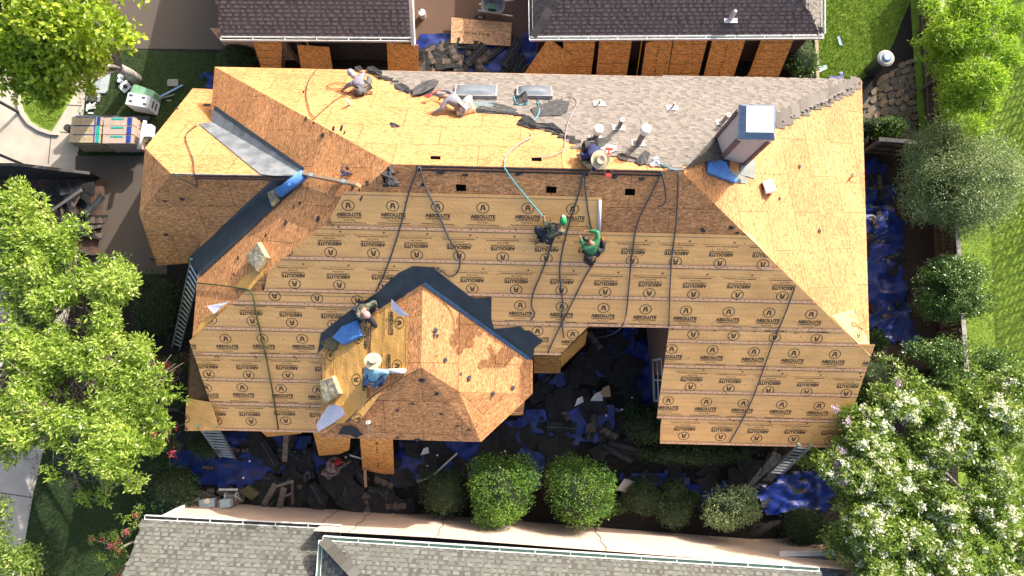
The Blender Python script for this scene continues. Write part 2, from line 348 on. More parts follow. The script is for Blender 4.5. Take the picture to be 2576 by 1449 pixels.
# ------------------------------------------------------------ shingle courses with real relief
def inpoly(u,v,pg):
    c=False; n=len(pg)
    for i in range(n):
        (x1,y1),(x2,y2)=pg[i],pg[i-1]
        if (y1>v)!=(y2>v) and u<(x2-x1)*(v-y1)/(y2-y1)+x1: c=not c
    return c
def courses(name,pl,pts,mat,parent,row=.143,off=.012,seed=1,flat=False,label=None,wk=1.0):
    rnd=random.Random(seed); pg=[pl.uv(p) for p in pts]; us=[p[0] for p in pg]; vs=[p[1] for p in pg]; mb=MB()
    v=min(vs); 
    def pc(u0,u1,v0,v1,h0,h1,t):
        uc,vc=(u0+u1)/2,(v0+v1)/2
        if not inpoly(uc,vc,pg): return
        a,b,c,d=pl.at(u0,v0,off+h0),pl.at(u1,v0,off+h0),pl.at(u1,v1,off+h1),pl.at(u0,v1,off+h1)
        mb.poly([a,b,c,d],t=t); a2,b2,c2,d2=pl.at(u0,v0,0),pl.at(u1,v0,0),pl.at(u1,v1,0),pl.at(u0,v1,0)
        mb.poly([a2,b2,b,a],t=t*.6); mb.poly([b2,c2,c,b],t=t*.6); mb.poly([d2,a2,a,d],t=t*.6)
        if flat: mb.poly([c2,d2,d,c],t=t*.6)
    while v<max(vs):
        u=min(us)-rnd.random()*.3
        while u<max(us):
            L=rnd.choice((.16,.24,.33,.4))*wk; pc(u,u+L,v,v+row,.007,.001,rnd.uniform(.05,.75)); u+=L
        u=min(us)-rnd.random()*.3
        while u<max(us):
            g=rnd.choice((.07,.1,.14,.18))*wk; u+=g; L=rnd.choice((.1,.13,.17,.2))*wk; t_=rnd.uniform(.5,1); pc(u,u+L,v,v+row*.74,.017,.010,t_); pc(u,u+L,v+row*.74,v+row*.99,.0098,.008,.02); u+=L
        v+=row
    o=mb.build(name,mat,parent)
    if label: o['label']=label
    return o
hip=[(1955,296),(2060,252),(2135,220)]
torn=[(940,178),(1300,187),(1700,193),(2160,201),(2150,210),(2120,232),(2090,243),(2060,262),(2010,283),(1960,305),(1955,300),(1712,428),(1690,424),(1655,418),(1600,408),(1560,400),(1510,385),(1470,385),(1455,372),(1440,350),(1425,352),(1390,335),(1350,322),(1330,300),(1300,290),(1240,284),(1170,278),(1150,262),(1130,250),(1100,240),(1060,240),(1025,232),(1000,212),(985,205),(955,198),(942,190)]
courses('shingle_field',PN,on(PN,torn),SHT,house,seed=3,wk=1.5,label='remaining tan shingles on the north slope')
# dark exposed lap band along the torn edge
edge=torn[18:-1]; rnd=random.Random(5)
for i in range(len(edge)-1):
    (xa,ya_),(xb,yb_)=edge[i],edge[i+1]; n=max(1,int(abs(xb-xa)/14))
    for k in range(n):
        x=xa+(xb-xa)*(k+.5)/n; y=ya_+(yb_-ya_)*(k+.5)/n; c=PN.hit(x,y); u,v=PN.uv(c); wd=rnd.uniform(.2,.42); hh=rnd.choice((.09,.14,.2)); h=.02+.006*(k%3)
        q=[PN.at(u-wd/2,v+hh*.1,h),PN.at(u+wd/2,v+hh*.1,h),PN.at(u+wd/2,v-hh,h),PN.at(u-wd/2,v-hh,h)]
        mb=MB(); mb.prism(q[::-1],.012,t=rnd.random(),d=PN.n); mb.build('exposed_lap',DRK,house)
mb=MB(); 
for i in range(26):
    f=i/25; x=1960+f*195; y=300-f*93+rnd.uniform(-5,5); c=PE.hit(x,y); u,v=PE.uv(c); s_=rnd.uniform(.2,.3)
    mb.prism([PE.at(u-s_,v-s_*.7,.012+.003*(i%3)),PE.at(u+s_*.9,v-s_*.9,.012+.003*(i%3)),PE.at(u+s_,v+s_*.6,.014+.003*(i%3)),PE.at(u-s_*.9,v+s_*.8,.014+.003*(i%3))],.008,t=rnd.random()*.5,d=PE.n)
mb.build('torn_hip_cap',SHT,house)
# ------------------------------------------------------------ printed underlayment
def txt(s_,h,wid,yc,italic=False,bold=0.0,m=0,res=2):
    cu=bpy.data.curves.new('t','FONT'); cu.body=s_; cu.size=h*1.38; cu.align_x='CENTER'; cu.resolution_u=res; cu.offset=bold; cu.shear=.3 if italic else 0
    o=bpy.data.objects.new('t',cu); COL.objects.link(o); bpy.context.view_layer.update()
    me=bpy.data.meshes.new_from_object(o.evaluated_get(bpy.context.evaluated_depsgraph_get())); bpy.data.objects.remove(o)
    xs=[v.co.x for v in me.vertices]; k=wid/(max(xs)-min(xs)); mx=(max(xs)+min(xs))/2; yy=[v.co.y for v in me.vertices]; my=(max(yy)+min(yy))/2; ky=h/(max(yy)-min(yy)) if not italic else 1
    vs=[((v.co.x-mx)*k,(v.co.y-my)*ky+yc) for v in me.vertices]; fs=[tuple(p.vertices) for p in me.polygons]; bpy.data.meshes.remove(me); return vs,fs,m
def ring(r0,r1,m=1,n=28):
    vs=[(r*math.cos(2*math.pi*i/n)*1.12,r*math.sin(2*math.pi*i/n)) for i in range(n) for r in (r0,r1)]
    return vs,[(2*i,2*i+1,(2*i+3)%(2*n),(2*i+2)%(2*n)) for i in range(n)],m
def blockA(s=.085):
    # squared letter A with notched top and open feet
    a=s; vs=[]; fs=[]
    for (x0,y0,x1,y1) in ((-.42,.5,.42,1.0),(-.28,-.28,.28,.02)):
        i=len(vs); vs+=[(x0*a,y0*a),(x1*a,y0*a),(x1*a,y1*a),(x0*a,y1*a)]; fs.append((i,i+1,i+2,i+3))
    for g in (-1,1):
        i=len(vs); q=[(g*.95,-1),(g*.48,-1),(g*.18,.55),(g*.42,1.0),(g*.55,.9)]; q=q if g<0 else q[::-1]; vs+=[(x*a,y*a) for x,y in q]; fs.append(tuple(range(i,i+5)))
    return vs,fs,1
LOGO=[ring(.150,.170),blockA(),txt('ABSOLUTE',.115,.74,-.275,bold=.006,m=1),txt('CONSTRUCTION',.058,.70,-.375,m=1,bold=.002),txt('"Excellence in Roofing"',.05,.34,-.46,True,m=2),txt('GuardShield Synthetic Underlayment',.045,.98,-.54,m=1,bold=.002,res=1),txt('Meets ASTM D8257, ASTM D4869, ASTM D226, and ASTM D4757',.032,1.16,-.60,m=2,res=1)]
# small standing-figure mark under the lines
LOGO.append(([(-.36,-.70),(-.33,-.70),(-.33,-.645),(-.36,-.645),(-.38,-.685),(-.31,-.685),(-.31,-.665),(-.38,-.665)],[(0,1,2,3),(4,5,6,7)],2))
def wr(u,v,amp): return amp*(noise.noise(Vector((u*1.1,v*1.1,3.3)))+.5*noise.noise(Vector((u*2.7,v*4.5,9.1))))
class Sheet:
    """printed sheet lying on a roof plane; every point lives in the plane's own metres"""
    def __init__(s,pl,amp=.006,off=.008,lift=.012): s.pl=pl; s.amp=amp; s.off=off; s.lift=lift; s.v=[];s.f=[];s.m=[];s.uv=[]
    def h(s,u,v): 
        t=(s.vt-v)/(s.vt-s.vb); return s.off+s.lift*t+wr(u,v,s.amp)
    def grid(s,u0,u1,vt,vb,du=.3,dv=.16,m=0):
        s.vt,s.vb=vt,vb; nu=max(1,int((u1-u0)/du)); nv=max(2,int((vt-vb)/dv)); k=len(s.v)
        for i in range(nu+1):
            for j in range(nv+1):
                u=u0+(u1-u0)*i/nu; v=vb+(vt-vb)*j/nv; s.v.append(s.pl.at(u,v,s.h(u,v))); s.uv.append((u,v))
        for i in range(nu):
            for j in range(nv): a=k+i*(nv+1)+j; s.f.append((a,a+nv+1,a+nv+2,a+1)); s.m.append(m)
    def put(s,vs,fs,m,u,v,rot=0,ex=.003):
        k=len(s.v); c,sn=math.cos(rot),math.sin(rot); ha=s.h(u,v) if s.amp<.01 else None
        for x,y in vs:
            a=u+x*c-y*sn; b=v+x*sn+y*c; s.v.append(s.pl.at(a,b,s.h(a,b)+ex+(.002 if s.amp<.01 else .006))); s.uv.append((a,b))
        for f in fs: s.f.append(tuple(k+i for i in f)); s.m.append(m)
    def logo(s,u,v,rot=0):
        for vs,fs,m in LOGO: s.put(vs,fs,m,u,v,rot)
    def line(s,u0,u1,v,wd=.012,m=3):
        n=max(1,int((u1-u0)/.4))
        for i in range(n):
            a=u0+(u1-u0)*i/n; b=u0+(u1-u0)*(i+1)/n; s.put([(a,v-wd/2),(b,v-wd/2),(b,v+wd/2),(a,v+wd/2)],[(0,1,2,3)],m,0,0)
    def nail(s,u,v,r=.017): s.put([(r*math.cos(k*1.0472),r*math.sin(k*1.0472)) for k in range(6)],[tuple(range(6))],4,u,v,ex=.005)
    def build(s,name,clips=(),parent=house,mat=None,label=None):
        bm=bmesh.new(); vv=[bm.verts.new(p-ORG[parent.name]) for p in s.v]; ul=bm.loops.layers.uv.new('UVMap'); mats=[mat or SHEET,INK,INKS,INKB,NAIL,LAPB]
        for f,m in zip(s.f,s.m):
            try: fc=bm.faces.new([vv[i] for i in f])
            except ValueError: continue
            fc.material_index=m
            for l,i in zip(fc.loops,f): l[ul].uv=s.uv[i]
        for a,b,keep in clips:     # keep the side of line a-b on which keep lies
            a,b,kp=[s.pl.hit(*q) for q in (a,b,keep)]; n=(b-a).cross(s.pl.n)
            if n.dot(kp-a)<0: n=-n
            bmesh.ops.bisect_plane(bm,geom=bm.verts[:]+bm.edges[:]+bm.faces[:],plane_co=a-ORG[parent.name],plane_no=n,clear_inner=True)
        bm.normal_update()
        me=bpy.data.meshes.new(name); bm.to_mesh(me); bm.free()
        for m_ in mats: me.materials.append(m_)
        # normals face up
        o=bpy.data.objects.new(name,me); COL.objects.link(o); o.parent=parent; ORG[o.name]=ORG[parent.name]
        if label: o['label']=label
        return o
HL=((985,413),(484,850),(1500,600)); HR=((1713,430),(2188,895),(1500,600))
def srow(name,yt,yb,xr,x0,x1,logos,flip,clips,seed,nails=True,off=.008):
    s=Sheet(PS,off=off); vt=PS.uv(PS.hit(xr,yt))[1]; vb=PS.uv(PS.hit(xr,yb))[1]; ym=(yt+yb)/2+(0)
    jr=random.Random(seed*7); u0=PS.uv(PS.hit(x0,ym))[0]; u1=PS.uv(PS.hit(x1,ym))[0]; s.grid(u0,u1,vt+.07,vb)
    for x,y in logos:
        u,v=PS.uv(PS.hit(x,y)); s.logo(u+jr.uniform(-.02,.02),v+jr.uniform(-.01,.01),(math.pi if flip else 0)+jr.uniform(-.012,.012))
    s.line(u0,u1,vb+.048,.085,5); s.line(u0,u1,vb+.10); s.line(u0,u1,vt-.03); s.line(u0,u1,(vb+.14),.004)
    rn=random.Random(seed)
    if nails:
        u=u0
        while u<u1:
            s.nail(u,vb+.045+rn.uniform(-.02,.02)); u+=rn.uniform(.12,.3)
            if rn.random()<.25: s.nail(u,rn.uniform(vb+.2,vt-.1))
    return s.build(name,clips)
def seq(x0,y0,x1,y1,n): return [(x0+(x1-x0)*i/(n-1),y0+(y1-y0)*i/(n-1)) for i in range(n)]
U='underlayment_strip'
srow(U,500,588,1500,830,1509,seq(877,515,1441,525,6),False,[((868,480),(832,545),(1000,540)),((829,540),(850,590),(1000,540))],1,off=.03)
srow(U,588,668,1500,650,1960,[(723,631)]+seq(831,633,1917,664,11),True,[HL,HR,((800,575),(690,655),(1500,600))],2,off=.024)
srow(U,668,750,1500,560,2060,seq(743,713,1967,744,12),True,[HL,HR,((680,655),(660,760),(1500,700))],3,off=.018)
srow(U,750,820,1500,1236,2140,seq(1310,767,2040,790,8),False,[HR],4,off=.012)
srow(U,820,893,1400,1236,1482,[(1352,833),(1440,840)],False,[((1480,820),(1408,893),(1300,830))],5,off=.006)
srow(U,737,764,600,520,1010,seq(588,740,901,754,4),True,[HL,((640,700),(530,800),(900,760))],6,off=.014)
srow(U,764,829,600,470,960,seq(533,803,940,820,5),True,[HL,((1010,690),(815,860),(600,800))],7,off=.012)
LW=((480,868),(552,1080),(700,950))
srow(U,829,894,600,470,824,[(460,851),(568,852),(661,851),(762,852),(858,856)],False,[HL,LW],8,off=.010)
srow(U,894,957,600,470,824,[(526,940),(626,942),(726,943),(822,948)],True,[LW],9,off=.008)
srow(U,957,1018,600,470,824,[(518,975),(611,975),(707,977),(800,980)],False,[LW],10,off=.006)
srow(U,1018,1083,600,466,824,[(545,1058),(631,1059),(719,1058),(808,1062)],True,[LW],11,off=.004)
RK=((1683,825),(1652,1050),(1900,950)); RE=((2188,905),(2113,1122),(1900,950))
srow(U,826,860,1690,1650,2200,seq(1743,841,2053,852,4),True,[RK,HR],12,off=.010)
srow(U,859,923,1690,1650,2200,seq(1691,877,2202,895,6),False,[RK,RE],13,off=.008)
srow(U,923,987,1690,1640,2190,seq(1737,973,2127,989,5),True,[RK,RE],14,off=.006)
srow(U,987,1052,1690,1640,2170,seq(1680,1007,2061,1020,5),False,[RK,RE],15,off=.005)
srow(U,1052,1116,1690,1660,2150,seq(1720,1096,2088,1107,5),True,[((1662,1050),(1660,1120),(1900,1080)),RE],16,off=.004)
# pieces wrapped over the hips
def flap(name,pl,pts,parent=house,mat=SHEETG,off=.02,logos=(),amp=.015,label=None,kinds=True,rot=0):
    q=[pl.uv(pl.hit(x,y)) for x,y in pts]; s=Sheet(pl,amp=amp,off=off,lift=0); us=[a for a,b in q]; vs=[b for a,b in q]
    s.grid(min(us),max(us),max(vs),min(vs),.12,.12)
    for x,y,r_ in logos: u,v=pl.uv(pl.hit(x,y)); s.logo(u,v,r_)
    cx=sum(p[0] for p in pts)/len(pts); cy=sum(p[1] for p in pts)/len(pts)
    cl=[(pts[i],pts[(i+1)%len(pts)],(cx,cy)) for i in range(len(pts))]
    return s.build(name,cl,parent,mat,label)
flap(U,PE,[(1866,580),(1888,590),(1965,684),(1990,702)],mat=SHEET)
flap(U,PE,[(2089,794),(2144,779),(2187,868),(2188,896)],mat=SHEET,logos=[(2158,845,1.2)],label='loose end of tan underlayment folded over the east hip')
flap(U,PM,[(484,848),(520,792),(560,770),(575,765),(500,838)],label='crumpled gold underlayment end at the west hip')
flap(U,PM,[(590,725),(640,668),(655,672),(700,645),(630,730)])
s3=Plane.of(P(468,1002,3.6),P(531,1010,3.75),P(466,1082,3.06))
flap(U,s3,[(470,1000),(532,1011),(555,1082),(466,1083)],mat=SHEET,logos=[(467,1050,-.5)],off=.03)
# sheets toned gold for sunlight on the west face of the south gable, print turned sideways
def gstrip(xa,xb,yt,yb,logos,flipx,off,clips):
    # long direction runs along the eave; the sheet's own axis is turned a quarter
    s=Sheet(PGW,amp=.028,off=off,lift=0)
    ua,va=PGW.uv(PGW.hit(xa,(yt+yb)/2)); ub,vb_=PGW.uv(PGW.hit(xb,(yt+yb)/2)); c1,c2_=PGW.uv(PGW.hit((xa+xb)/2,yt)),PGW.uv(PGW.hit((xa+xb)/2,yb))
    s.grid(min(c1[0],c2_[0]),max(c1[0],c2_[0]),max(va,vb_),min(va,vb_),.07,.07)
    for x,y in logos:
        u,v=PGW.uv(PGW.hit(x,y)); s.logo(u,v,math.pi if flipx else 0)
    for x in (xa+6,xb-8):
        v=PGW.uv(PGW.hit(x,(yt+yb)/2))[1]; s.line(min(c1[0],c2_[0]),max(c1[0],c2_[0]),v)
    rn=random.Random(int(xa))
    for i in range(26): 
        u=rn.uniform(min(c1[0],c2_[0]),max(c1[0],c2_[0])); s.nail(u,PGW.uv(PGW.hit(rn.choice((xa+3,xb-4)),(yt+yb)/2))[1])
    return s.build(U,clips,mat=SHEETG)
gstrip(930,1031,752,940,[(1007,812),(1001,920)],False,.05,[((985,752),(1031,795),(960,900)),((985,752),(925,800),(960,900)),((1031,795),(1024,937),(960,900)),((900,930),(1030,936),(960,900)),((940,790),(928,940),(990,900))])
gstrip(835,935,790,1065,[(903,850),(898,955)],True,.03,[((945,785),(838,845),(900,950)),((840,800),(830,1040),(900,950)),((1000,940),(880,1050),(880,940)),((933,800),(925,1050),(900,950))])
gstrip(812,852,862,1075,[(834,893),(826,1000)],True,.02,[((850,838),(812,870),(830,950)),((816,868),(806,1075),(830,950)),((852,800),(846,1060),(830,950)),((800,1080),(870,1055),(830,950))])
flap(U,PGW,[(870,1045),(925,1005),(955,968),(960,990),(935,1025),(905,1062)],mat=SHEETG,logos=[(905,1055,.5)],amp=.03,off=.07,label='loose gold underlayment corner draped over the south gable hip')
# white undersides folded back
def panel(name,pts3,mat,label,cat,thick=.012,group=None,parent=None):
    mb=MB(); q=[Vector(p) for p in pts3]; c=sum(q,Vector())/len(q); n=Vector()
    for i in range(len(q)): n+=(q[i]-c).cross(q[(i+1)%len(q)]-c)
    n.normalize()
    if n.z<0: q=q[::-1]; n=-n
    mb.prism(q,thick,d=n,bottom=True,pl=Plane(c,n)); o=mb.build(name,mat,parent)
    if parent is None: tag(o,label,cat,group)
    return o
def fold(pl,pts,hs,mat=SHEETW,label=None,sub=6):
    q=[pl.hit(x,y,h) for (x,y),h in zip(pts,hs)]; mb=MB(); c=sum(q,Vector())/len(q)
    n=len(q)
    for i in range(n):
        a,b=q[i],q[(i+1)%n]
        for j in range(3):
            for k in range(3-j):
                def g(j_,k_): 
                    p=c+(a-c)*(j_/3)+(b-c)*(k_/3); return p+Vector((0,0,.02*noise.noise(p*5)))
                mb.poly([g(j,k),g(j+1,k),g(j,k+1)])
                if j+k<2: mb.poly([g(j+1,k),g(j+1,k+1),g(j,k+1)])
    o=mb.build('underlayment_fold',mat,house)
    if label: o['label']=label
fold(PGW,[(985,752),(1030,795),(1006,794),(984,778)],[.25,.12,.1,.16],label='lilac white underside folded back at the sheet corner')
fold(PGW,[(924,803),(935,788),(934,806)],[.1,.12,.1])
fold(PGW,[(828,1019),(848,1019),(862,1026),(868,1042),(845,1060),(820,1075),(800,1086),(796,1068),(812,1040)],[.35,.4,.25,.2,.1,.08,.05,.06,.2],label='crumpled white underside at the gable eave corner')
fold(PM,[(520,770),(580,757),(553,776),(538,790)],[.15,.1,.1,.12],label='white underside flap at the west hip')
fold(PE,[(1944,678),(1965,690),(1958,684)],[.1,.1,.15])
# self-adhesive membranes
def pcs(name,pl,pts,mat,off=.03,thick=.006,label=None): return slab(name,on(pl,pts),pl,mat,off=off,thick=thick,label=label)
I='valley_membrane'
pcs(I,PS,[(1040,668),(1087,671),(1190,750),(1140,772),(1063,713),(815,872),(800,888),(808,838),(858,797),(902,765),(952,733),(985,700),(1005,684)],ICE,.045,label='dark blue black membrane around the south gable valley')
pcs(I,PS,[(1190,750),(1236,748),(1236,800),(1243,826),(1310,820),(1322,831),(1330,829),(1366,857),(1345,873),(1340,905),(1140,772)],ICE,.042)
pcs(I,PM,[(765,440),(772,450),(705,512),(506,694),(474,655),(478,648),(690,455),(720,440)],ICE,.04,label='dark blue membrane in the west valley')
pcs(I,PLS,[(765,443),(690,447),(474,648),(480,664),(500,664)],ICE,.03)
pcs(I,PLN,[(500,313),(534,309),(765,443),(690,444),(655,440)],ICEL,.03,label='light grey membrane in the north west valley')
pcs(I,PM,[(537,276),(546,272),(766,425),(765,444),(534,311)],ICEL,.03)
pcs(I,PM,[(539,266),(548,270),(768,424),(764,431),(541,277)],ICE,.038)
# blue edge flashing along the gable valley
mb=MB(); a=PS.hit(1066,713,.07); b=PS.hit(1330,903,.07); mb.beam(a,b,.11,.03,up=PS.n); mb.build('valley_flashing',mk('flashing_blue',(.08,.16,.28),(.05,.10,.19),8,.5),house)
mb=MB(); a=PS.hit(1064,714,.05); mb.beam(PLS.hit(476,652,.03),PLS.hit(690,452,.03),.07,.03,up=PLS.n); mb.build('valley_flashing',mk('flashing_dark',(.05,.08,.12),(.03,.05,.08),8,.5),house)
# roof holes where vents were
for pl,x,y in ((PN,1096,397),(PN,1350,401),(PS,1160,472),(PS,1387,477),(PS,1585,483)):
    u,v=pl.uv(pl.hit(x,y)); q=[pl.at(u-.14,v-.1,.004),pl.at(u+.15,v-.1,.004),pl.at(u+.14,v+.09,.004),pl.at(u-.15,v+.1,.004)]
    mb=MB(); mb.poly(q); mb.build('vent_hole',mk('void_black',(.004,.004,.004),(.003,.003,.003),3,1,spec=0),house)
# fascia, pink chimney
zt=9.45; CC=[P(1860,263.5,zt),P(1952,265,zt),P(1949.5,352,zt),P(1858,350.7,zt)]
cc=sum(CC,Vector())/4
chim=[cc+(p-cc)*.86 for p in CC]
ch=MB(); n=4
SID=mk('pale_siding',(.62,.55,.52),(.5,.45,.43),5,.8,.1,stretch=(1,1,18)); CRN=mk('dark_corner_wood',(.22,.13,.12),(.12,.08,.08),10,.8,.3)
for i in range(4):
    a,b=chim[i],chim[(i+1)%4]; ch.poly([(a.x,a.y,5.5),(b.x,b.y,5.5),(b.x,b.y,zt-.05),(a.x,a.y,zt-.05)],uv=[(0,0),(1,0),(1,3),(0,3)])
CH=ch.build('chimney',SID,house)
ch=MB()
for a in chim: ch.box((a.x,a.y,7.4),(.11,.11,3.6))
ch.build('corner_trim',CRN,CH)
ch=MB()
for i in range(4):
    a,b=[cc+(p-cc)*.885 for p in (CC[i],CC[(i+1)%4])]; a=a.copy();b=b.copy(); a.z=b.z=zt-.32; ch.poly([a,b,b+Vector((0,0,.3)),a+Vector((0,0,.3))])
ch.build('flashing_collar',mk('collar_metal',(.5,.52,.5),(.35,.37,.37),9,.6),CH)
cp=MB()
inner=[cc+(p-cc)*.74+Vector((0,0,.22)) for p in CC]; outer=[p.copy() for p in CC]
for i in range(4):
    j=(i+1)%4; cp.poly([outer[j],outer[i],inner[i],inner[j]]); lo=[outer[i]-Vector((0,0,.1)),outer[j]-Vector((0,0,.1))]; cp.poly([outer[i],outer[j],lo[1],lo[0]]); cp.poly([inner[j],inner[i],cc+Vector((0,0,.26))],1)
cp.poly([p-Vector((0,0,.1)) for p in outer]); cp.build('chimney_cap',[GALV,mk('pale_zinc',(.66,.76,.78),(.52,.62,.65),8,.5,.1)],CH)
# membrane and flashing around the chimney
pcs('chimney_flashing',PE,[(1790,405),(1835,398),(1832,446),(1862,452),(1862,462),(1800,440)],BLK)
pcs('chimney_flashing',PE,[(1838,438),(1858,430),(1878,450),(1876,462),(1838,460)],mk('grey_membrane',(.2,.22,.22),(.15,.17,.17),4,.7),.02)
pcs('chimney_flashing',PE,[(1860,415),(1899,400),(1897,450),(1862,440)],MATS['grey_membrane'],.028)
pcs('chimney_flashing',PN,[(1775,385),(1800,352),(1815,350),(1820,400),(1800,408),(1770,408),(1720,427),(1745,405)],BLK,.03)
# pipes, skylights (parts of the roof)
def pipe(x,y,pl,h,r,cap=None,mat=PVC,foot=True,lab=None):
    b=pl.hit(x,y); mb=MB(); mb.tube([b-Vector((0,0,.1)),b+Vector((0,0,h))],r,12); p=mb.build('vent_pipe',mat,house,smooth=True)
    if lab: p['label']=lab
    if cap:
        m2=MB(); m2.tube([b+Vector((0,0,h-.05)),b+Vector((0,0,h+cap[1]))],cap[0],16); m2.tube([b+Vector((0,0,h+cap[1]-.001)),b+Vector((0,0,h+cap[1]+.03))],[cap[0],cap[0]*.75],16); m2.build('pipe_cap',WHT,p,smooth=False)
    else:
        m2=MB(); m2.tube([b+Vector((0,0,h-.02)),b+Vector((0,0,h+.012))],r*1.08,12,m=0); m2.tube([b+Vector((0,0,h+.013)),b+Vector((0,0,h+.016))],r*.65,12,m=1); m2.build('pipe_rim',[WHT,GREY],p)
    if foot:
        m2=MB(); u,v=pl.uv(b); m2.prism([pl.at(u-.2,v-.16,.03),pl.at(u+.2,v-.16,.03),pl.at(u+.2,v+.2,.03),pl.at(u-.2,v+.2,.03)],.008,d=pl.n); m2.tube([b,b+Vector((0,0,.14))],[r*1.9,r*1.15],12); m2.build('pipe_flashing',mk('lead',(.5,.5,.5),(.4,.4,.4),9,.5),p)
    return p
DPIPE=mk('dirty_pipe',(.26,.22,.20),(.18,.15,.14),9,.8)
pipe(1556,323,PN,.75,.065,mat=DPIPE,lab='slim vent pipe with white rim in the middle of the shingles')
pipe(1605,362,PN,1.15,.09,(.15,.14),mat=DPIPE,lab='tall vent pipe with wide white cap')
pipe(1497,350,PN,.75,.09,(.15,.14),mat=DPIPE,lab='vent pipe with white cap rising from the torn shingles')
pipe(1816,310,PN,.72,.065,mat=DPIPE,lab='vent pipe with white rim beside the chimney')
pipe(1507,262,PN,.35,.03,mat=GREY); pipe(1690,272,PN,.4,.03,mat=GREY)
pipe(880,264,PN,.38,.045,mat=PVC,foot=False); pipe(929,1062,PGS,.25,.055,mat=PVC,foot=False)
def skylight(x0,y0,x1,y1,lab):
    q=on(PN,[(x0,y1),(x1,y1+2),(x1,y0+2),(x0,y0)]); us=[PN.uv(p) for p in q]; u0=min(a for a,b in us);u1=max(a for a,b in us);v0=min(b for a,b in us);v1=max(b for a,b in us)
    mb=MB(); mb.prism([PN.at(a,b,.0) for a,b in ((u0,v0),(u1,v0),(u1,v1),(u0,v1))],.15,d=PN.n); s_=mb.build('skylight',GREY,house); s_['label']=lab
    mb=MB(); k=10
    for i in range(k):
        for j in range(6):
            def g(i_,j_):
                a=u0+.05+(u1-u0-.1)*i_/k; b=v0+.05+(v1-v0-.1)*j_/6; return PN.at(a,b,.152+.14*math.sin(math.pi*i_/k)**.5*math.sin(math.pi*j_/6)**.6)
            mb.poly([g(i,j),g(i+1,j),g(i+1,j+1),g(i,j+1)])
    mb.build('dome',mk('smoked_dome',(.16,.19,.23),(.12,.14,.17),1,.18,spec=.7),s_,smooth=True)
skylight(1147,222,1250,250,'smoked skylight dome beside the striped shirt worker'); skylight(1300,225,1388,250,'smoked skylight dome under the cable coil')
pcs('skylight_flashing',PN,[(1165,258),(1245,257),(1247,268),(1170,270)],mk('step_flashing',(.16,.22,.24),(.1,.14,.15),9,.5),.03)
# ------------------------------------------------------------ ground
def struct(name,pts,mat,z,label=None,kind='structure',zs=0):
    mb=MB(); q=[P(x,y,z) for x,y in pts]; a=sum(q[i].x*q[(i+1)%len(q)].y-q[(i+1)%len(q)].x*q[i].y for i in range(len(q)))
    if a<0: q=q[::-1]
    mb.poly(q); o=mb.build(name,mat); tag(o,kind=kind,label=label); return o
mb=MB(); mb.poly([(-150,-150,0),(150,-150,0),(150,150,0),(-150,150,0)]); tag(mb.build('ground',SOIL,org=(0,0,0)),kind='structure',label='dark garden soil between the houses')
struct('lawn',[(2040,-500),(3600,-500),(3600,1500),(2420,1500),(2400,880),(2330,640),(2290,0),(2230,150),(2190,185),(2150,210),(2060,215)],GRSB,.004,'sunny green lawn right of the house')
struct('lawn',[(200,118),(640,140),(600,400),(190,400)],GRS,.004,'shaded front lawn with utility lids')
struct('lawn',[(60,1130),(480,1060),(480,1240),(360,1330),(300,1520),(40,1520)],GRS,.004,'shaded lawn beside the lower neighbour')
struct('driveway',[(-500,-400),(245,-400),(240,60),(218,210),(206,320),(195,395),(188,460),(186,700),(-600,700)],CONC,.006,'pale concrete apron and sidewalk')
struct('driveway',[(235,-400),(560,-400),(600,125),(345,122),(330,125),(255,128),(222,150)],AGG,.009,'brown aggregate driveway at the top')
struct('driveway',[(190,392),(420,392),(420,690),(60,690),(60,600),(186,600)],AGG,.012,'brown aggregate driveway beside the left gable')
struct('sidewalk',[(-40,700),(190,700),(160,860),(125,1060),(82,1250),(56,1400),(46,1520),(-40,1520)],CONC,.008)
struct('patio',[(1035,-400),(1345,-400),(1345,200),(1035,200)],AGG2,.008,'reddish aggregate patio between the garages')
struct('planting_bed',[(2170,388),(2330,395),(2352,640),(2360,930),(2170,930)],MULCH,.009,'brown mulch bed along the fence')
struct('grass_island',[(48,170),(205,200),(200,215),(150,300),(136,322),(130,332),(100,322),(75,305),(58,280),(50,250)],GRSB,.012)
# joints in the concrete
for a,b in (((0,138),(215,152)),((196,262),(0,252)),((133,330),(196,333)),((200,200),(208,205)),((130,332),(123,410)),((0,1244),(82,1252)),((0,1390),(60,1392)),((55,690),(190,520))):
    pass
mb=MB()
for a,b in (((90,196),(215,198)),((118,262),(207,266)),((132,331),(196,335)),((130,333),(122,412)),((-20,1236),(84,1252)),((-20,1372),(62,1382)),((188,540),(372,541)),((-10,120),(60,130))):
    p,q=P(*a),P(*b); d=(q-p).normalized(); nn=Vector((-d.y,d.x,0))*.018; mb.poly([p-nn+Vector((0,0,.016)),q-nn+Vector((0,0,.016)),q+nn+Vector((0,0,.016)),p+nn+Vector((0,0,.016))])
tag(mb.build('pavement_joint',mk('joint_dark',(.12,.11,.1),(.08,.07,.06),5,.9)),kind='structure')
def curb(pts,h=.13,wd=.15,mat=CONC):
    mb=MB(); q=[P(*p) for p in pts]
    for a,b in zip(q,q[1:]): mb.beam(a+Vector((0,0,h/2)),b+Vector((0,0,h/2)),wd,h)
    return tag(mb.build('kerb',mat),kind='structure',label='pale concrete kerb around the grass island')
curb([(46,180),(48,250),(56,283),(74,309),(100,326),(130,336),(150,337)],.1)
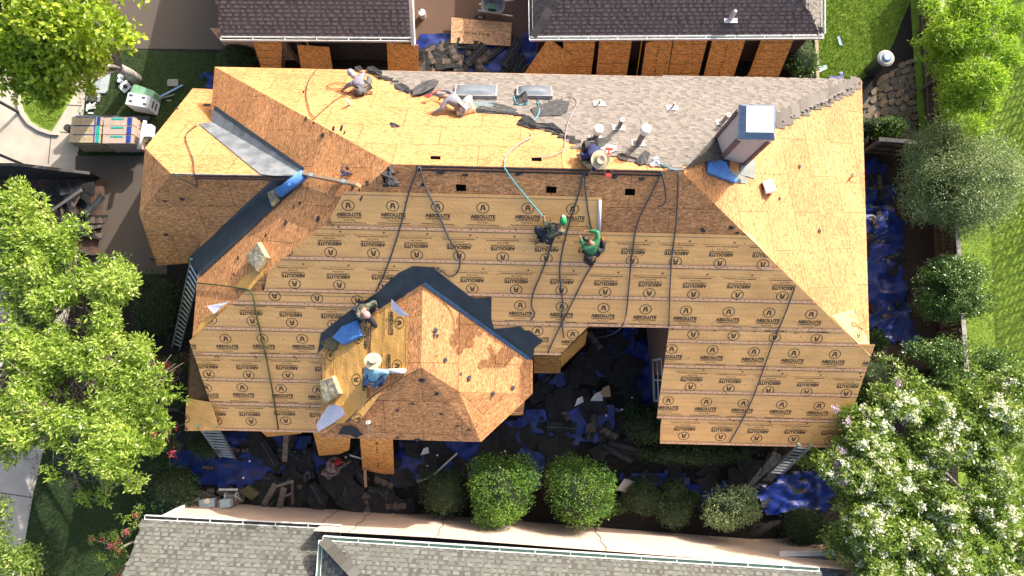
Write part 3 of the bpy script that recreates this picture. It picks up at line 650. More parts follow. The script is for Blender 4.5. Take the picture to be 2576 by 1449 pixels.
# stuff grass
def grass(name,poly,z,n,hgt,col,label,seed):
    rn=np.random.RandomState(seed); q=[P(x,y,z) for x,y in poly]; xs=[p.x for p in q]; ys=[p.y for p in q]; pg=[(p.x,p.y) for p in q]
    pts=[]; 
    while len(pts)<n:
        x=rn.uniform(min(xs),max(xs)); y=rn.uniform(min(ys),max(ys))
        if inpoly(x,y,pg): pts.append((x,y))
    pts=np.array(pts); a=rn.uniform(0,6.283,n); L=rn.uniform(.5,1.2,n)*hgt; wd=.012; v=np.zeros((n,3,3))
    v[:,0,0]=pts[:,0]-wd*np.cos(a); v[:,0,1]=pts[:,1]-wd*np.sin(a); v[:,1,0]=pts[:,0]+wd*np.cos(a); v[:,1,1]=pts[:,1]+wd*np.sin(a); v[:,:2,2]=z
    v[:,2,0]=pts[:,0]+L*.7*np.cos(a+1.3); v[:,2,1]=pts[:,1]+L*.7*np.sin(a+1.3); v[:,2,2]=z+L
    o=tris(name,v.reshape(-1,3),3,rn.uniform(0,1,n),col); return tag(o,label,'grass',kind='stuff')
def tris(name,v,k,tint,mat,parent=None):
    n=len(v)//k; org=ORG[parent.name] if parent is not None else Vector(v[0])
    me=bpy.data.meshes.new(name); me.vertices.add(n*k); me.loops.add(n*k); me.polygons.add(n)
    me.vertices.foreach_set('co',(v-np.array(org)).astype(np.float32).ravel()); me.loops.foreach_set('vertex_index',np.arange(n*k,dtype=np.int32))
    me.polygons.foreach_set('loop_start',np.arange(0,n*k,k,dtype=np.int32)); me.polygons.foreach_set('loop_total',np.full(n,k,dtype=np.int32))
    a=me.attributes.new('tint','FLOAT','FACE'); a.data.foreach_set('value',tint.astype(np.float32))
    me.materials.append(mat); me.update(calc_edges=True); me.validate()
    o=bpy.data.objects.new(name,me); COL.objects.link(o); ORG[o.name]=org
    if parent is not None: o.parent=parent
    else: o.location=org
    return o
def leafm(name,a,b,c,rough=.45,tr=.35):
    m,t,bs=nodes(name); at=t.nodes.new('ShaderNodeAttribute'); at.attribute_name='tint'; col=ramp(t,at.outputs['Fac'],[(0,a),(.55,b),(1,c)])
    t.links.new(col,bs.inputs['Base Color']); bs.inputs['Roughness'].default_value=rough
    tl=t.nodes.new('ShaderNodeBsdfTranslucent'); t.links.new(mixc(t,1.0,col,(1.25,1.35,.7),'MULTIPLY'),tl.inputs[0]); mx=t.nodes.new('ShaderNodeMixShader'); mx.inputs[0].default_value=tr
    t.links.new(bs.outputs[0],mx.inputs[1]); t.links.new(tl.outputs[0],mx.inputs[2]); t.links.new(mx.outputs[0],t.nodes['Material Output'].inputs[0]); MATS[name]=m; return m
GBL=leafm('grass_blade',(.08,.16,.015),(.18,.30,.03),(.36,.42,.07),.7,.25); GBD=leafm('grass_blade_shade',(.018,.042,.008),(.04,.08,.014),(.09,.12,.03),.7,.25)  # second blade tone is the same grass darkened for shade
grass('grass',[(2045,-20),(2190,-20),(2290,0),(2230,150),(2190,185),(2150,210),(2062,212)],.006,16000,.07,GBL,'sunlit lawn grass beside the upper right garage',1)
grass('grass',[(2410,-20),(2600,-20),(2600,1450),(2440,1450),(2400,700)],.006,26000,.06,GBL,'bright grass outside the wooden fence striped by fence shadow',2)
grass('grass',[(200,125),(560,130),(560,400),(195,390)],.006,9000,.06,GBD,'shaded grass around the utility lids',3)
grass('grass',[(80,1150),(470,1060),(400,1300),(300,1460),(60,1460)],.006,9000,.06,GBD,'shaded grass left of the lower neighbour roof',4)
grass('grass',[(52,190),(190,205),(148,300),(130,328),(80,302),(55,260)],.015,3500,.06,GBL,'grass on the kerbed island under the maple',5)
grass('grass',[(1360,1000),(1640,1050),(1640,1200),(1450,1230),(1360,1120)],.006,3000,.06,GBD,'dark grass showing between tarps in the courtyard',6)
# ------------------------------------------------------------ neighbours
def gutter(parent,a,b,mat_in=GUTG,wd=.13,out=(0,-1,0)):
    mb=MB(); o_=Vector(out)*wd; u=Vector((0,0,1)); n=max(2,int((b-a).length/1.1))
    mb.beam(a+o_,b+o_,.025,.12,m=0); mb.beam(a,b,.02,.11,m=0); mb.beam(a+o_*.5-u*.05,b+o_*.5-u*.05,wd,.012,m=1)
    for i in range(n+1):
        p=a.lerp(b,i/n); mb.beam(p+u*.03,p+o_+u*.03,.03,.012,m=0)
    return mb.build('gutter',[WHT,mat_in],parent)
def nb_roof(parent,pl,pts,mat,seed,lab=None):
    slab('roof_slope',pts,pl,mat,parent=parent,thick=.12,edge=WHT); return courses('shingle_field',pl,pts,mat,parent,seed=seed,label=lab)
DGUT=mk('dark_gutter',(.05,.05,.05),(.03,.03,.03),4,.7)
# upper left garage
gl=thing('garage','low garage with brown shingles and a dark carport, at the top left','garage',P(800,140,0))
a,b=P(557,92,2.8),P(1038,95,2.8); c_,d_=P(1030,-160,4.6),P(530,-160,4.6)
pg1=Plane.of(a,b,Vector(((a.x+b.x)/2,a.y+5,2.8+2.9))); 
nb_roof(gl,pg1,[a,b,pg1.hit(1032,-60),pg1.hit(536,-60)],SHB,11); bk1=Plane.of(P(1032,-60,5.4),P(536,-60,5.4),P(780,-340,2.8)); q_=[pg1.hit(1032,-60),pg1.hit(536,-60)]; q_+= [Vector((q_[1].x-.2,q_[1].y+6,2.8)),Vector((q_[0].x,q_[0].y+6,2.8))]; slab('roof_slope',q_,Plane.of(q_[0],q_[1],q_[2]),SHB,parent=gl); wall([(a.x+.3,a.y+.5),(a.x+.3,q_[2].y-.3),(b.x-.3,q_[2].y-.3)],lambda x,y:2.7,BRICK,gl,closed=False); gutter(gl,a+Vector((0,-.02,0)),b+Vector((0,-.02,0)),DGUT)
mb=MB(); mb.beam(P(1040,112,2.75),P(1031,-70,5.2),.13,.2); mb.build('rake_board',WHT,gl); mb=MB(); mb.poly([P(1041,112,0),P(1041,112,2.7),P(1036,-60,2.7),P(1046,-60,0)]); mb.build('side_wall',OLDW,gl)
ya_=P(0,96,2.6).y+.35
mb=MB(); xl,xr=P(595,177,0).x,P(1046,177,0).x; xo=P(752,177,0).x
mb.poly([(xl,ya_,0),(xo,ya_,0),(xo,ya_,2.7),(xl,ya_,2.7)],uv=[(0,0),(3,0),(3,2.7),(0,2.7)]); mb.build('wall',PINK,gl)
mb=MB(); mb.poly([(xo,ya_+.02,0),(xr,ya_+.02,0),(xr,ya_+.02,2.7),(xo,ya_+.02,2.7)]); mb.build('dark_backing',BLK,gl)  # flat black panel across the carport bay
for x in (xo,xo+.5,xr-.1): mb=MB(); mb.box((x,ya_-.06,1.35),(.14,.14,2.7)); mb.build('post',OLDW,gl)
mb=MB(); mb.poly([P(750,170,.01),P(1050,170,.01),P(1050,215,.01),P(750,215,.01)]); mb.build('dark_floor',BLK,gl)  # flat black sheet over the carport floor
# upper right garage
gr=thing('garage','long garage with brown hip roof and white gutter, plywood leaned along its wall','garage',P(1700,140,0))
a,b=P(1340,92,2.8),P(2063,88,2.8); z_=Vector((0,3.4,2.1)); ml=(a+b)/2
pg2=Plane.of(a,b,ml+Vector((0,5,3.1))); d1=P(1395,-50,4.2); ha=pg2.hit(1400,-10); hb=pg2.hit(2010,-30); 
nb_roof(gr,pg2,[a,b,hb,pg2.hit(1960,-110),pg2.hit(1465,-110),ha],SHB,12,'brown shingle slope facing the stripped roof')
pw=Plane.of(a,ha,P(1337,-60,2.8)); nb_roof(gr,pw,[a,ha,pg2.hit(1465,-110),P(1337,-110,2.8)],SHB,13)
pe=Plane.of(b,hb,P(2066,-60,2.8)); nb_roof(gr,pe,[b,P(2066,-110,2.8),pg2.hit(1960,-110),hb],SHT,14)  # east hip given paler shingle to carry the sun falling on it
mb=MB()
for i in range(9):
    t=i/9; p=a.lerp(pg2.hit(1465,-110),t)+pg2.n*.05; q=a.lerp(pg2.hit(1465,-110),t+.13)+pg2.n*.075; mb.beam(p,q,.3,.02,t=random.random(),up=pg2.n)
mb.build('hip_cap',SHT,gr)
gutter(gr,a+Vector((-.12,-.02,0)),b+Vector((.1,-.02,0)),mk('gutter_pale',(.36,.44,.43),(.25,.3,.3),3,.6)); gutter(gr,P(2066,86,2.8),P(2066,-110,2.8),out=(1,0,0)); gutter(gr,a,P(1337,-110,2.8),DGUT,out=(-1,0,0))
yb_=P(0,95,2.6).y+.3; xl,xr=P(1350,177,0).x,P(1985,177,0).x
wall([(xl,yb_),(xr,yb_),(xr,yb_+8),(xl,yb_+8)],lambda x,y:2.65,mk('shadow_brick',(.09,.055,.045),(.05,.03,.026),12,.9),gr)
mb=MB(); bb=P(1838,45,3.6); bb=pg2.hit(1838,46); mb.box(bb+pg2.n*.02,(.5,.36,.01)); mb.tube([bb,bb+Vector((0,0,.34))],.09,14); mb.tube([bb+Vector((0,0,.34)),bb+Vector((.04,.02,.5))],[.09,.05],12); mb.build('roof_vent',mk('vent_metal',(.6,.58,.62),(.5,.48,.5),6,.4),gr)
# lower neighbour
nb=thing('house','lower neighbour house of pink brick with pale grey shingles and green lined gutter','house',P(1500,1400,0))
ga,gb=P(365,1306,3.0),P(858,1331,3.0); gc,gd=P(813,1359,4.0),P(2060,1437,4.0)
pa=Plane.of(ga,gb,(ga+gb)/2+Vector((-.1,-4,2.4))); pb=Plane.of(gc,gd,(gc+gd)/2+Vector((-.1,-4,2.2)))
nb_roof(nb,pa,[ga,gb,pa.hit(830,1560),pa.hit(262,1560)],SHG,21,'pale grey shingle slope on the left')
hh=pb.hit(920,1449)
nb_roof(nb,pb,[gc,gd,pb.hit(2060,1580),pb.hit(1020,1580),hh],SHG,22,'pale grey shingle slope behind the green gutter')
pc_=Plane.of(gc,hh,P(800,1500,4.0)); nb_roof(nb,pc_,[gc,hh,pb.hit(1020,1580),P(800,1580,4.0)],SHG,23,'shaded hip of the lower neighbour roof')
mb=MB()
for i in range(12):
    t=i/12; e=pb.hit(1020,1580); p=gc.lerp(e,t)+pb.n*.06; q=gc.lerp(e,t+.1)+pb.n*.09; mb.beam(p,q,.34,.02,t=random.random()*.6,up=pb.n)
mb.build('hip_cap',SHG,nb)
gutter(nb,ga,gb,DGUT,out=(0,1,0)); gutter(nb,gc,gd,out=(0,1,0)); gutter(nb,gc,P(798,1560,4.0),out=(-1,0,0))
w1,w2=P(505,1263,0),P(1110,1296,0); d=(w2-w1).normalized()
BW=[P(395,1297,0) ,P(1110,1296,0),P(1560,1322,0),P(1850,1344,0),P(2085,1392,0)]
def wallz(x,y): return 2.95 if x<P(858,1300,2.9).x else 3.95
w3=P(1965,1362,0)
yl=lambda x: w1.y+(x-w1.x)*(w2.y-w1.y)/(w2.x-w1.x) if x<w2.x else w2.y+(x-w2.x)*(w3.y-w2.y)/(w3.x-w2.x)
xs=[w1.x-.2]+[w1.x+i*1.0 for i in range(1,24)]
xs=[x for x in xs if x<P(2060,1392,0).x]
def mkw(x0,x1,zt,y=None):
    p=[(x0,yl(x0)),(x1,yl(x1))]; return wall(p[::-1],lambda x,y:zt,PINK,nb,closed=False)
xm=P(858,1300,0).x; mkw(w1.x-.05,xm,2.9); mkw(xm,w2.x,3.9); mkw(w2.x,w3.x,3.9); mkw(w3.x,w3.x+1.6,3.9)
for a_,b_ in (((1299,2006),(1196,2063)),((1435,2017),(1355,2083)),((1745,2032),(1700,2106)),((2356,2127),(2382,2176))):
    x=P(a_[0]*.6389,a_[1]*.6389,1.5).x; zz=3.9 if x>xm else 2.9; pts=[Vector((x+.05*math.sin(i*2.1),yl(x)+.012,zz*i/8)) for i in range(9)]; mb=MB(); mb.tube(pts,.010,4); mb.build('wall_crack',STMP,nb)
mb=MB(); mb.beam(P(505,1262,.02)+Vector((-.08,.12,0)),P(410,1300,2.85),.12,.1); mb.build('downpipe',WHT,nb)
lc=thing('shed','small lean-to with dark grey shingles at the lower right by the white crape myrtle','shed',P(2040,1400,0))
q=[P(1962,1398,2.6),P(2103,1396,2.6),P(2106,1500,2.9),P(1980,1500,2.9)]; pq=Plane.of(q[0],q[1],q[2]); nb_roof(lc,pq,q,mk('slate_shingle',(.17,.18,.20),(.12,.125,.14),60,.9,.3,tint=TN),31); gutter(lc,q[0],q[1],WHT,out=(0,1,0)); wall([(p.x*.97,p.y) for p in q],lambda x,y:2.45,PINK,lc)
# ------------------------------------------------------------ fences
def fence(name,a,b,h,label,face=(-1,0,0),boards=True,loc=None):
    t=thing(name,label,'fence',a); d=(b-a); L=d.length; d.normalize(); nrm=Vector(face); mb=MB(); n=int(L/.15)
    for i in range(n): 
        p=a+d*(i*.15+.07); mb.beam(p,p+Vector((0,0,h*random.uniform(.97,1.0))),.02,.142,t=random.random(),up=d)
    mb.build('board_panel',FNC,t)
    mb=MB()
    for z in (.3,h*.5,h-.25): mb.beam(a+nrm*.05+Vector((0,0,z)),b+nrm*.05+Vector((0,0,z)),.05,.09)
    mb.build('rail',OLDW,t)
    mb=MB(); mb.beam(a+Vector((0,0,h+.02)),b+Vector((0,0,h+.02)),.16,.035); mb.build('cap_board',mk('grey_cap',(.42,.40,.38),(.26,.25,.24),5,.85),t)
    k=int(L/2.4)
    for i in range(k+1): 
        p=a+d*(L*i/max(1,k))+nrm*.1; m2=MB(); m2.beam(p,p+Vector((0,0,h)),.1,.1,up=d); m2.build('post',OLDW,t)
    return t
fence('wooden_fence',P(2306,-60),P(2372,1000),1.55,'long brown wooden fence with grey cap running along the right side',(-1,0,0))
fence('wooden_fence',P(2160,384),P(2330,398),1.6,'short wooden cross fence between the house corner and the long fence',(0,-1,0))
# tall slatted screen off to the right whose shadow stripes the lawn
sx=P(2498,500).x+.656/.755*0; hF=3.0; dx=hF/math.tan(SUN_EL)*math.sin(SUN_AZ)
fa=P(2446,-330)+Vector((dx,2.0,0)); fb=P(2511,1250)+Vector((dx,0,0)); t=thing('mesh_fence','tall mesh fence beyond the right edge of the lawn','fence',fa); d=fb-fa; L=d.length; d.normalize(); mb=MB()
U3=Vector((0,0,1)); st=.38
k=int((L+hF)/st)
def seg(p0,dirv):
    pass
for i in range(-int(hF/st)-1,k):
    for sg in (1,-1):
        s0=i*st if sg>0 else i*st+hF
        t0,t1=0,hF
        a0=s0; a1=s0+sg*hF
        lo,hi=0,L
        def cl(s,z0,z1): return None
        pts=[]
        for (s,z) in ((a0,0),(a1,hF)): pts.append((s,z))
        (s1,z1),(s2,z2)=pts
        if s1>s2: s1,z1,s2,z2=s2,z2,s1,z1
        if s2<0 or s1>L: continue
        if s1<0: z1+= (z2-z1)*(0-s1)/(s2-s1); s1=0
        if s2>L: z2=z1+(z2-z1)*(L-s1)/(s2-s1); s2=L
        mb.beam(fa+d*s1+U3*z1,fa+d*s2+U3*z2,.02,.085,up=d)
mb.build('mesh',ALU,t)
for i in range(int(L/2.6)+1): m2=MB(); m2.tube([fa+d*(i*2.6),fa+d*(i*2.6)+U3*(hF+.1)],.07,8); m2.build('post',ALU,t)
m2=MB(); m2.tube([fa+U3*hF,fb+U3*hF],.04,6); m2.build('top_rail',ALU,t)
# ------------------------------------------------------------ tarps
def tarp(pts,label,amp=.05,z=.03,group='blue tarps spread on the ground',seed=0,step=.14,zf=None,rag=.3):
    q=[P(x,y,z) for x,y in pts]; pg=[(p.x,p.y) for p in q]; xs=[p[0] for p in pg]; ys=[p[1] for p in pg]; mb=MB(); nx=int((max(xs)-min(xs))/step)+1; ny=int((max(ys)-min(ys))/step)+1
    def g(i,j):
        x=min(xs)+i*step; y=min(ys)+j*step; n1=noise.noise(Vector((x*.9+seed,y*2.6,1))); n2=noise.noise(Vector((x*3.5,y*3.5+seed,4)))
        hz=amp*1.6*(1-abs(n1)*2.4)+amp*1.0*n2; return Vector((x+.04*n2,y+.04*n1,z+max(.0,amp+hz)))
    for i in range(nx):
        for j in range(ny):
            x=min(xs)+(i+.5)*step; y=min(ys)+(j+.5)*step; r_=rag*noise.noise(Vector((x*2.3+seed,y*2.3,7)))
            if inpoly(x+r_,y+r_*1.3,pg): mb.poly([g(i,j),g(i+1,j),g(i+1,j+1),g(i,j+1)])
    o=mb.build('blue_tarp',TARP,smooth=False); bm=bmesh.new(); bm.from_mesh(o.data); bmesh.ops.remove_doubles(bm,verts=bm.verts,dist=.002); bm.to_mesh(o.data); bm.free()
    for p_ in o.data.polygons: p_.use_smooth=True
    return tag(o,label,'tarp',group)
tarp([(1048,95),(1140,83),(1290,103),(1365,98),(1350,200),(1048,200)],'blue tarp under the torn shingles between the two garages',.05,seed=1)
tarp([(2170,395),(2225,420),(2245,480),(2262,560),(2265,680),(2280,780),(2312,860),(2300,885),(2250,860),(2200,835),(2150,830),(2150,395)],'long blue tarp beside the east wall, sunlit at its middle',.07,seed=2)
tarp([(440,1090),(560,1075),(700,1080),(790,1100),(760,1150),(690,1195),(690,1225),(560,1228),(490,1205),(435,1165),(455,1120)],'blue tarp under the ladder at the lower left eave',.05,seed=3)
tarp([(985,1170),(1010,1100),(1150,1090),(1225,1110),(1250,1150),(1180,1200),(1080,1215),(985,1210)],'blue tarp below the south gable eave',.05,seed=4)
tarp([(1230,1095),(1330,1030),(1390,1040),(1385,1100),(1420,1170),(1405,1220),(1330,1225),(1290,1160)],'blue tarp between the gable corner and the two round shrubs',.05,seed=5)
tarp([(1560,1195),(1700,1185),(1760,1225),(1850,1200),(1880,1235),(1830,1275),(1700,1255),(1560,1245)],'blue tarp behind the small shaded shrubs',.05,seed=6)
tarp([(1880,1235),(1960,1200),(2010,1180),(2075,1190),(2095,1240),(2080,1280),(1990,1300),(1900,1275)],'crumpled blue tarp catching sun at the lower right',.09,seed=7,step=.1)
tarp([(1590,860),(1680,826),(1690,900),(1640,1020),(1600,1000),(1595,930)],'blue tarp against the courtyard brick wall',.05,seed=8)
tarp([(1345,950),(1400,900),(1480,880),(1500,830),(1600,826),(1590,900),(1480,960),(1400,985)],'blue tarp half buried in the courtyard',.04,seed=9)
tarp([(2085,190),(2115,186),(2120,215),(2070,215)],'scrap of blue tarp at the north east house corner',.04,seed=10); tarp([(505,185),(538,183),(545,225),(520,228)],'folded blue tarp at the north west house corner',.08,seed=11,step=.08)
# ------------------------------------------------------------ plywood sheets leaned on walls
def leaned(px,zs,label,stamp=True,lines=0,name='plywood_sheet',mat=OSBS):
    q=[P(x,y,z) for (x,y),z in zip(px,zs)]; t=thing(name,label,'plywood sheet',q[-1],'plywood sheets leaned on the walls')
    c=sum(q,Vector())/len(q); pl=Plane(c,(q[1]-q[0]).cross(q[-1]-q[0])); n=pl.n
    mb=MB(); e1=(q[1]-q[0]).normalized(); e2=n.cross(e1)
    uvf=lambda p:((p-q[0]).dot(e1),(p-q[0]).dot(e2)); N_=Vector()
    for i in range(len(q)): N_+=(q[i]-c).cross(q[(i+1)%len(q)]-c)
    qq=q if N_.dot(n)>0 else q[::-1]
    mb.poly([p+n*.012 for p in qq],uv=[uvf(p) for p in qq])
    for i in range(len(qq)):
        a,b=qq[i],qq[(i+1)%len(qq)]; mb.poly([a,b,b+n*.012,a+n*.012],uv=[(0,0),(1,0),(1,.01),(0,.01)])
    mb.poly(qq[::-1],uv=[uvf(p) for p in qq[::-1]]); bd=mb.build('board',mat,t)
    if lines:
        mb=MB()
        for i in range(lines):
            f=(i+.7)/lines; a=q[0].lerp(q[-1],f)+n*.014; b=q[1].lerp(q[2],f)+n*.014; mb.beam(a,b,.014,.003,up=n)
        mb.build('nailing_line',STMP,t)
    if stamp:
        mb=MB(); a=q[0].lerp(q[1],.5); b=q[-1].lerp(q[2] if len(q)>2 else q[1],.5); d=(b-a); rn=random.Random(len(label))
        for i in range(16):
            if rn.random()<.25: continue
            p=a+d*(.15+.7*i/16)+n*.016; mb.beam(p,p+d*.018,.05+.04*rn.random(),.003,up=n)
        mb.build('mill_stamp',STMP,t)
    return t
def L4(a,b,c,d,label,zt=2.4,**k): return leaned([a,b,c,d],[zt,zt,.05,.05],label,**k)
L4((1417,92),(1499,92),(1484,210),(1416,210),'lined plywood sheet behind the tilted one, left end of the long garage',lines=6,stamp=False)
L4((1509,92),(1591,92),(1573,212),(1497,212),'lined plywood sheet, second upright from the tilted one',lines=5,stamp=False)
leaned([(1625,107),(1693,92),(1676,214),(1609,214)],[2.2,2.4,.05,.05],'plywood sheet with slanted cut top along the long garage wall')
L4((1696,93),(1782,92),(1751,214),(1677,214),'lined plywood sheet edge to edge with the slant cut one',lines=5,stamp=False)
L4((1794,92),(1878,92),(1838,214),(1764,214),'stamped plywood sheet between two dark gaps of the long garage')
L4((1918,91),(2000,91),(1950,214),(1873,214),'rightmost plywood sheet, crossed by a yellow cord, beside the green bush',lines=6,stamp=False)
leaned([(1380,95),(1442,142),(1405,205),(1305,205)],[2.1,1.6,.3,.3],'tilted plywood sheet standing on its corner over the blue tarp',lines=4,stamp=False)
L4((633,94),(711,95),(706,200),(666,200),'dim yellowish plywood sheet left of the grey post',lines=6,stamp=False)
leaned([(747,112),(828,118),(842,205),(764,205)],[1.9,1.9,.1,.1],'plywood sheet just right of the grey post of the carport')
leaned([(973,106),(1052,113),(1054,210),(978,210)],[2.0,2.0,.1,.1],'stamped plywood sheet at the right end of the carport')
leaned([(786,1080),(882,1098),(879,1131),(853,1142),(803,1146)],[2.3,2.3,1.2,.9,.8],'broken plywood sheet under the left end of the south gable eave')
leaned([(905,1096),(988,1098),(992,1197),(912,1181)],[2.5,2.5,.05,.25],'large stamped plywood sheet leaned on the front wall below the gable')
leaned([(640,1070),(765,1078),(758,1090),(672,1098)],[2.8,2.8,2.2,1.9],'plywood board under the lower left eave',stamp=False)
leaned([(1210,-4),(1200,-8),(1,1),(1,1)],[0]*4,'x') if False else None
# sheet lying on the patio
mb=MB(); q=[P(x,y,.28) for x,y in ((1136,44),(1288,58),(1284,116),(1134,108))]; t=thing('plywood_sheet','plywood sheet lying flat on the patio beside the wheelbarrow','plywood sheet',q[0])
mb.prism(q[::-1],.014); mb.build('board',osb_mat('osb_pale',(.50,.30,.16),False),t); mb=MB(); a=q[0].lerp(q[3],.55).lerp(q[1].lerp(q[2],.55),.12); b=q[0].lerp(q[3],.6).lerp(q[1].lerp(q[2],.6),.66)
for i in range(22):
    if i%5!=3: p=a.lerp(b,i/22)+Vector((0,0,.016)); mb.beam(p,p+(b-a)*.03,.05+.03*(i%3),.003)
mb.build('mill_stamp',STMP,t)
# bay roof boards in the courtyard: parts of the house
def hz(n,pts,zs,mat,name='roof_slope',lab=None):
    q=[P(x,y,z) for (x,y),z in zip(pts,zs)]; slab(name,q,Plane.of(q[0],q[1],q[2]),mat,thick=.04); 
BAY=osb_mat('bay_boards',(.40,.20,.05),False)
hz(0,[(1343,895),(1410,895),(1410,937),(1343,938)],[4.75,4.75,3.5,3.5],BAY); hz(0,[(1411,894),(1478,832),(1472,866),(1411,925)],[4.75,5.3,3.7,3.5],BAY)
mb=MB()
for i in range(9): 
    f=i/9; a=P(1344,897+40*f,4.8-1.25*f); b=P(1409,897+40*f,4.8-1.25*f); mb.beam(a,b,.015,.01)
mb.build('board_seam',STMP,house)
wall([(P(1343,0,3).x,P(0,937,3.5).y),(P(1408,0,3).x,P(0,937,3.5).y),(P(1470,0,3).x,P(0,868,3.7).y+.2)],lambda x,y:3.45,BRICK,closed=False)
tarp([(760,1160),(800,1100),(900,1120),(905,1180),(800,1200)],'blue tarp patch under the broken plywood sheet',.04,seed=12); tarp([(1400,1000),(1500,990),(1560,1040),(1540,1100),(1430,1120)],'blue tarp patch in the middle of the courtyard',.04,seed=13,rag=.5)
# ------------------------------------------------------------ torn shingles
AREA={}
def proto(kind,seed):
    rn=random.Random(seed); mb=MB(); 
    if kind=='strip':      # one shingle, back side up with its adhesive line
        n=6; L=1.0; bend=rn.uniform(.02,.08)
        for i in range(n):
            x0=-L/2+L*i/n; x1=x0+L/n; z0=.02+bend*(2*i/n-1)**2; z1=.02+bend*(2*(i+1)/n-1)**2
            mb.poly([(x0,-.16,z0),(x1,-.16,z1),(x1,.17,z1),(x0,.17,z0)],0,t=rn.random())
            mb.poly([(x0,.02,z0+.004),(x1,.02,z1+.004),(x1,.035,z1+.004),(x0,.035,z0+.004)],1)
            mb.poly([(x0,-.16,z0-.012),(x1,-.16,z1-.012),(x1,-.16,z1),(x0,-.16,z0)],0); mb.poly([(x1,.17,z1-.012),(x0,.17,z0-.012),(x0,.17,z0),(x1,.17,z1)],0)
        return mb.build('torn_shingle',[DRK,mk('adhesive_line',(.10,.17,.22),(.07,.12,.16),5,.5)],org=(0,0,0))
    if kind=='face':       # face side up, brown tabs
        L=rn.uniform(.5,1.1); x=-L/2; j=0
        while x<L/2:
            w_=rn.uniform(.12,.2); h=.02+.03*math.sin(x*3+seed); mb.prism([(x,-.15,h),(x+w_-.006,-.15,h),(x+w_-.006,rn.uniform(.0,.1),h),(x,rn.uniform(0,.1),h)],.012,0,t=rn.random()); mb.prism([(x,-.03,h-.008),(x+w_,-.03,h-.008),(x+w_,.16,h-.008),(x,.16,h-.008)],.012,1,t=.4); x+=w_
        o=mb.build('torn_shingle',[DBR,DRK],org=(0,0,0)); return o
    # ragged mat of several layers
    mb=MB(); R_=rn.uniform(.5,.8); n=13
    ring_=[(R_*rn.uniform(.55,1.15)*math.cos(2*math.pi*i/n),R_*rn.uniform(.4,.9)*math.sin(2*math.pi*i/n),.015+.04*rn.random()) for i in range(n)]
    c=(0,0,.06)
    for i in range(n): mb.poly([c,ring_[i],ring_[(i+1)%n]],0,t=rn.uniform(.1,.6)); a,b=ring_[i],ring_[(i+1)%n]; mb.poly([(a[0],a[1],0),(b[0],b[1],0),b,a],0,t=.1)
    return mb.build('shingle_mat',[DRK],org=(0,0,0))
PR=[proto('strip',1),proto('strip',2),proto('face',3),proto('face',4),proto('face',5),proto('mat',6),proto('mat',7),proto('mat',8)]
used=set()
def drop(k,x,y,z,rz,label,group,cat='shingle debris',sc=1.0,tilt=0.08,rnd=random):
    o=PR[k]
    if k in used: o=o.copy(); COL.objects.link(o)
    used.add(k); p=P(x,y,z); look=('narrow back side up strip, ','curved back side up strip, ','tabbed brown face up piece, ','short tabbed face up piece, ','long tabbed face up piece, ','ragged layered scrap, ','wide ragged scrap, ','large ragged mat, ')[k]; label=look+label; o.location=p; o.rotation_euler=(rnd.uniform(-tilt,tilt),rnd.uniform(-tilt,tilt),rz); o.scale=(sc,sc,sc); return tag(o,label,cat,group)
def scatter(poly,n,kinds,label,group,seed,z=.05,zr=.18,aim=None,sc=(.8,1.15)):
    rn=random.Random(seed); xs=[p[0] for p in poly]; ys=[p[1] for p in poly]; c=0
    while c<n:
        x=rn.uniform(min(xs),max(xs)); y=rn.uniform(min(ys),max(ys))
        if not inpoly(x,y,poly): continue
        k=rn.choice(kinds); fx=(x-min(xs))/(max(xs)-min(xs)); fy=(y-min(ys))/(max(ys)-min(ys)); lab2=label+(', '+('upper ','','lower ')[int(fy*2.999)]+('left','middle','right')[int(fx*2.999)]); z_=z+zr*rn.random()+(0.05 if k<5 else 0); drop(k,x,y,z_,rn.uniform(0,3.14) if aim is None else aim+rn.uniform(-.3,.3),lab2,group,sc=rn.uniform(*sc),rnd=rn,tilt=.14); c+=1
scatter([(1055,118),(1130,98),(1200,110),(1215,140),(1225,185),(1060,190)],42,[0,1,2,3,4,2,3,7],'tarp between the garages','torn shingles piled between the garages',1,zr=.25)
scatter([(1220,125),(1290,112),(1330,190),(1245,190)],13,[0,0,1,2,3],'below the flat plywood','torn shingles beside the flat plywood',2,zr=.15,aim=.9)
scatter([(620,1095),(900,1110),(1010,1180),(1080,1240),(1090,1285),(640,1268),(620,1180)],62,[0,1,2,5,6,7,7,6],'yard below south gable','torn shingles in the shaded south yard',3,zr=.2)
scatter([(1010,1110),(1240,1115),(1300,1060),(1420,1180),(1420,1230),(1100,1240)],30,[5,6,7,7,6,5],'by the round shrubs','torn shingles near the round shrubs',4,zr=.15)
scatter([(1350,960),(1420,900),(1500,840),(1590,840),(1600,1040),(1640,1120),(1400,1180)],34,[5,6,7,5,6,1,2],'courtyard floor','torn shingles in the courtyard',5,zr=.15)
scatter([(1480,1180),(1900,1150),(2060,1150),(1990,1290),(1850,1230),(1620,1240)],18,[5,6,7,0,6,7],'under right wing eave','torn shingles under the right wing',6,zr=.12)
scatter([(2178,400),(2215,400),(2250,520),(2262,660),(2280,760),(2220,830),(2185,800)],24,[5,7,2,3,6],'on long eastern tarp','torn shingles on the long eastern tarp',7,zr=.08,sc=(.5,.9))
scatter([(460,1100),(620,1085),(640,1180),(560,1200),(500,1170)],12,[5,6,7,2],'under lower left ladder','torn shingles under the lower left ladder',8,zr=.1,sc=(.5,.9))
